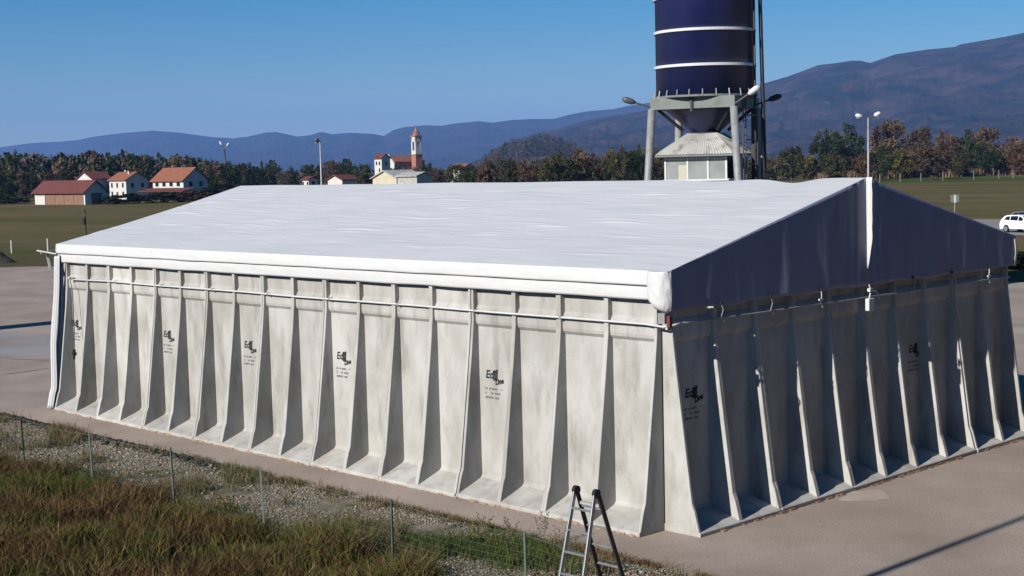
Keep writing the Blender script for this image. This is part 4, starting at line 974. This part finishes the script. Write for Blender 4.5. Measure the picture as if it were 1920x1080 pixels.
stones('asphalt_crumbs', 'dark broken asphalt lumps along the yard edge', 1500, samp_edge, .03, .11, [(.035,.03,.03),(.06,.05,.045),(.10,.085,.075)], 35)

# ------------------------------------------------------------------ grass
def blades(name, label, pts, hmin, hmax, pals, width, seed, lean=.35, cat='grass', hscale=None):
    """pts: n x 3 roots, pals: n palette colours"""
    rg = np.random.default_rng(seed); n_ = len(pts)
    h = rg.uniform(hmin, hmax, (n_, 1))*(1 if hscale is None else hscale[:, None]); a = rg.uniform(0, 6.28, (n_, 1)); w_ = width*rg.uniform(.6, 1.4, (n_, 1))
    side = np.concatenate([np.cos(a), np.sin(a), 0*a], 1)*w_; ln_ = np.concatenate([rg.normal(0, lean, (n_, 2)), np.ones((n_, 1))], 1)*h
    mid = pts + ln_*np.array([.35,.35,.62]); tip = pts + ln_
    V = np.stack([pts-side, pts+side, mid+side*.8, mid-side*.8, tip], 1).reshape(-1, 3)
    k = (np.arange(n_)*5)[:, None]
    loops = np.concatenate([k+np.array([0,1,2,3]), k+np.array([3,2,4])], 1).ravel()
    me = bpy.data.meshes.new(name); me.vertices.add(len(V)); me.vertices.foreach_set('co', V.astype(np.float32).ravel())
    me.loops.add(n_*7); me.loops.foreach_set('vertex_index', loops.astype(np.int32))
    st = np.stack([np.arange(n_)*7, np.arange(n_)*7+4], 1).ravel()
    me.polygons.add(n_*2); me.polygons.foreach_set('loop_start', st.astype(np.int32)); me.update(calc_edges=True)
    per = np.repeat(pals.astype(np.float32), 7, axis=0); at = me.color_attributes.new('tint', 'FLOAT_COLOR', 'CORNER')
    at.data.foreach_set('color', np.concatenate([per, np.ones((len(per),1), np.float32)], 1).ravel())
    me.materials.append(M['grass']); o = link(name, me, None); stuff(o, label, cat); return o
GP = {'rust': (.122,.066,.028), 'olive': (.110,.096,.022), 'green': (.075,.100,.016), 'straw': (.27,.19,.085), 'dark': (.034,.034,.013), 'tan': (.19,.125,.050)}
def pick(x, y, rg):
    a = noise.noise(Vector((x*.38, y*.38, 1.0))); c = noise.noise(Vector((x*.9, y*.9, 7.0)))
    r = rg.random()
    if a > .18: base = ['green','olive','green','dark','tan']
    elif a < -.1: base = ['rust','rust','tan','rust','dark']
    else: base = ['olive','tan','rust','dark','green','olive']
    if c > .3: base = base + ['straw', 'tan']
    return np.array(GP[base[int(r*len(base))]])*(.75+.5*rg.random())
def tufts(rg, n_t, nb, region, spread):
    P_, C_ = [], []
    while len(P_) < n_t*nb:
        x, y = region(rg)
        if x is None: continue
        c0 = pick(x, y, rg); m_ = rg.integers(int(nb*.6), int(nb*1.4))
        for _ in range(m_):
            P_.append((x+rg.normal(0, spread), y+rg.normal(0, spread), -.03)); C_.append(c0*(.75+.5*rg.random()) if rg.random() < .7 else pick(x, y, rg))
    return np.array(P_), np.array(C_)
def reg_tall(rg):
    x = rg.uniform(-25, 4.0); y = rg.uniform(-11.5, -3.2)
    edge = np.interp(x, [-25,-17,-10,-5,-1,1.2,4], [-5.0,-4.7,-4.1,-3.8,-4.1,-6.2,-8.0]) + .55*noise.noise(Vector((x*.6, 0, 2)))
    if y > edge: return None, None
    if (np.array([x, y, 0])-CAM) @ CF > 40: return None, None
    if noise.noise(Vector((x*1.1, y*1.1, 51))) < -.22 and rg.random() < .75: return None, None
    return x, y
rg = np.random.default_rng(41); P_, C_ = tufts(rg, 6200, 24, reg_tall, .10)
hs_ = np.array([.75+.55*noise.noise(Vector((a*.8, b_*.8, 31))) for a, b_ in P_[:, :2]]).clip(.4, 1.3)
blades('tall_grass', 'tall dry and green grass filling the foreground bank', P_, .18, .66, C_, .008, 42, lean=.5, hscale=hs_)
def reg_verge(rg):
    x = rg.uniform(-25, 4.2); y = rg.uniform(-5.4, -1.3); q = noise.noise(Vector((x*.55, y*.8, 12.0)))
    gp = math.exp(-((x+1.2)/2.1)**2-((y+2.6)/.9)**2)
    if q + gp*1.1 < (.36 if rg.random() < .93 else -.1): return None, None
    return x, y
P_, C_ = tufts(rg, 1100, 18, reg_verge, .09)
gpm = np.exp(-((P_[:,0]+1.2)/2.1)**2-((P_[:,1]+2.6)/.9)**2)
C_[gpm <= .35] = C_[gpm <= .35]*.5 + np.array([.24,.18,.10])*.5
C_[gpm > .35] = C_[gpm > .35]*.4 + np.array([.06,.10,.018])*.6
blades('verge_grass', 'patches of short green and dry grass on the gravel verge', P_, .10, .34, C_, .006, 44)
def reg_edge(rg):
    x = rg.uniform(-13, 3.4); y = -1.22 - abs(rg.normal(0, .10)); 
    if noise.noise(Vector((x*1.3, 0, 22))) < -.15: return None, None
    return x, y
P_, C_ = tufts(rg, 420, 14, reg_edge, .05); C_ = C_*.4 + np.array([.17,.115,.05])*.6
blades('edge_grass', 'thin fringe of dry brown grass along the yard edge', P_, .06, .17, C_, .005, 46)
# weeds: thin stalks with seed heads
def weed(x, y, h, label):
    rgw = random.Random(int(abs(x*1000)+abs(y*77))); o = empty('weed', (x, y, -.02)); tag(o, label, 'weed', 'spindly weeds on the verge')
    b = MB(); hd_ = MB()
    for i in range(5):
        a = rgw.uniform(0, 6.28); r = rgw.uniform(.05, .22); hh_ = h*rgw.uniform(.6, 1)
        b.tube([(0,0,0),(r*.5*math.cos(a), r*.5*math.sin(a), hh_*.6),(r*math.cos(a), r*math.sin(a), hh_)], [.006,.005,.002], 4)
        for j in range(6):
            z = hh_*(.5+.08*j); q = r*(.5+.08*j); s_ = .028
            px_, py_ = q*math.cos(a)+rgw.uniform(-.03,.03), q*math.sin(a)+rgw.uniform(-.03,.03)
            hd_.add([(px_-s_,py_,z),(px_,py_-s_*.4,z+s_),(px_+s_,py_,z),(px_,py_+s_*.4,z-s_*.4)], [(0,1,2,3)])
    b.build('stalk', M['wood'], o); hd_.build('leaves', M['weedleaf'], o)
M['weedleaf'] = mat('weed_leaf', (.09,.085,.03), .9, (.13,.10,.05), 9)
for x, y, h in ((-.9,-1.55,.75),(-1.5,-1.7,.55),(-.3,-1.75,.6),(-2.4,-1.6,.45),(.2,-1.9,.45),(-3.2,-1.9,.4)):
    weed(x, y, h, 'spindly dry weed at the asphalt edge by the wall')

# ------------------------------------------------------------------ things outside the frame whose shadows cross the yard
o = empty('lamp_mast', (4.43, -15.2, 0)); tag(o, 'tall steel lamp mast whose long shadow crosses the asphalt', 'mast')
b = MB(); b.tube([(0,0,0),(0,0,6),(0,0,13.5)], [.13,.10,.06], 12); b.build('pole', M['galv'], o, smooth=True)
b = MB(); b.tube([(0,0,13.45),(.4,-.3,13.6)], .04, 8); ar = b.build('arm', M['galv'], o)
b = MB(); b.tube([(.35,-.26,13.58),(.6,-.45,13.64),(.9,-.68,13.68)], [.06,.15,.05], 8); b.build('lamp_head', M['lamp_white'], ar)
o = empty('shadow_standin', (-46.6, -1.0, 0)); tag(o, 'unseen added upright tank whose dark shadow falls across the left yard', 'standin')  # added stand-in for whatever unseen body throws the left yard shadow
b = MB(); b.lathe([(.8,.6),(.8,8.0),(.4,8.5),(.1,8.6)], 28); b.build('shell', M['galv'], o)
for k in range(3):
    a = k*2.094; b = MB(); b.tube([(.7*math.cos(a),.7*math.sin(a),0),(.7*math.cos(a),.7*math.sin(a),.7)], .06, 8); b.build('leg', M['dark_steel'], o)

# added shed, out of view, blocking sky light to deepen the gable's shade
wh = empty('sky_blocker', (12, -2, 0)); tag(wh, 'unseen dark shed added to block sky light from the gable wall', 'shed')
b = MB(); b.box(0,16,0,46,0,9.5); b.build('wall', M['blocker_clad'], wh)
b = MB(); b.prism_z([(-.3,-.3),(16.3,-.3),(16.3,46.3),(-.3,46.3)], 9.503, 9.8); b.build('roof', M['blocker_clad'], wh)
for i in range(4):
    b = MB(); b.box(-.06,-.003,5+i*11,9+i*11,0,4.5); dr = b.build('door', M['dark_steel'], wh)
    b = MB(); b.box(-.10,-.063,8.6+i*11,8.8+i*11,1.0,1.3); b.build('handle', M['galv'], dr)
    b = MB(); b.box(-.05,-.003,4+i*11,10+i*11,6.2,7.4); b.build('window', M['darkglass'], wh)

# ------------------------------------------------------------------ haze
hz = MB(); hz.box(-16500, 16500, -16500, 16500, -4, 760)
HM = bpy.data.materials.new('haze'); HM.use_nodes = True; N = HM.node_tree.nodes; N.remove(N['Principled BSDF'])
pv = N.new('ShaderNodeVolumePrincipled'); pv.inputs['Color'].default_value = (.22,.44,1,1); pv.inputs['Density'].default_value = 6.5e-5; pv.inputs['Anisotropy'].default_value = 0.0
HM.node_tree.links.new(pv.outputs[0], N['Material Output'].inputs['Volume'])
ho = hz.build('haze', HM); ho['kind'] = 'stuff'; ho['label'] = 'thin blue autumn haze over the plain'; ho['category'] = 'haze'
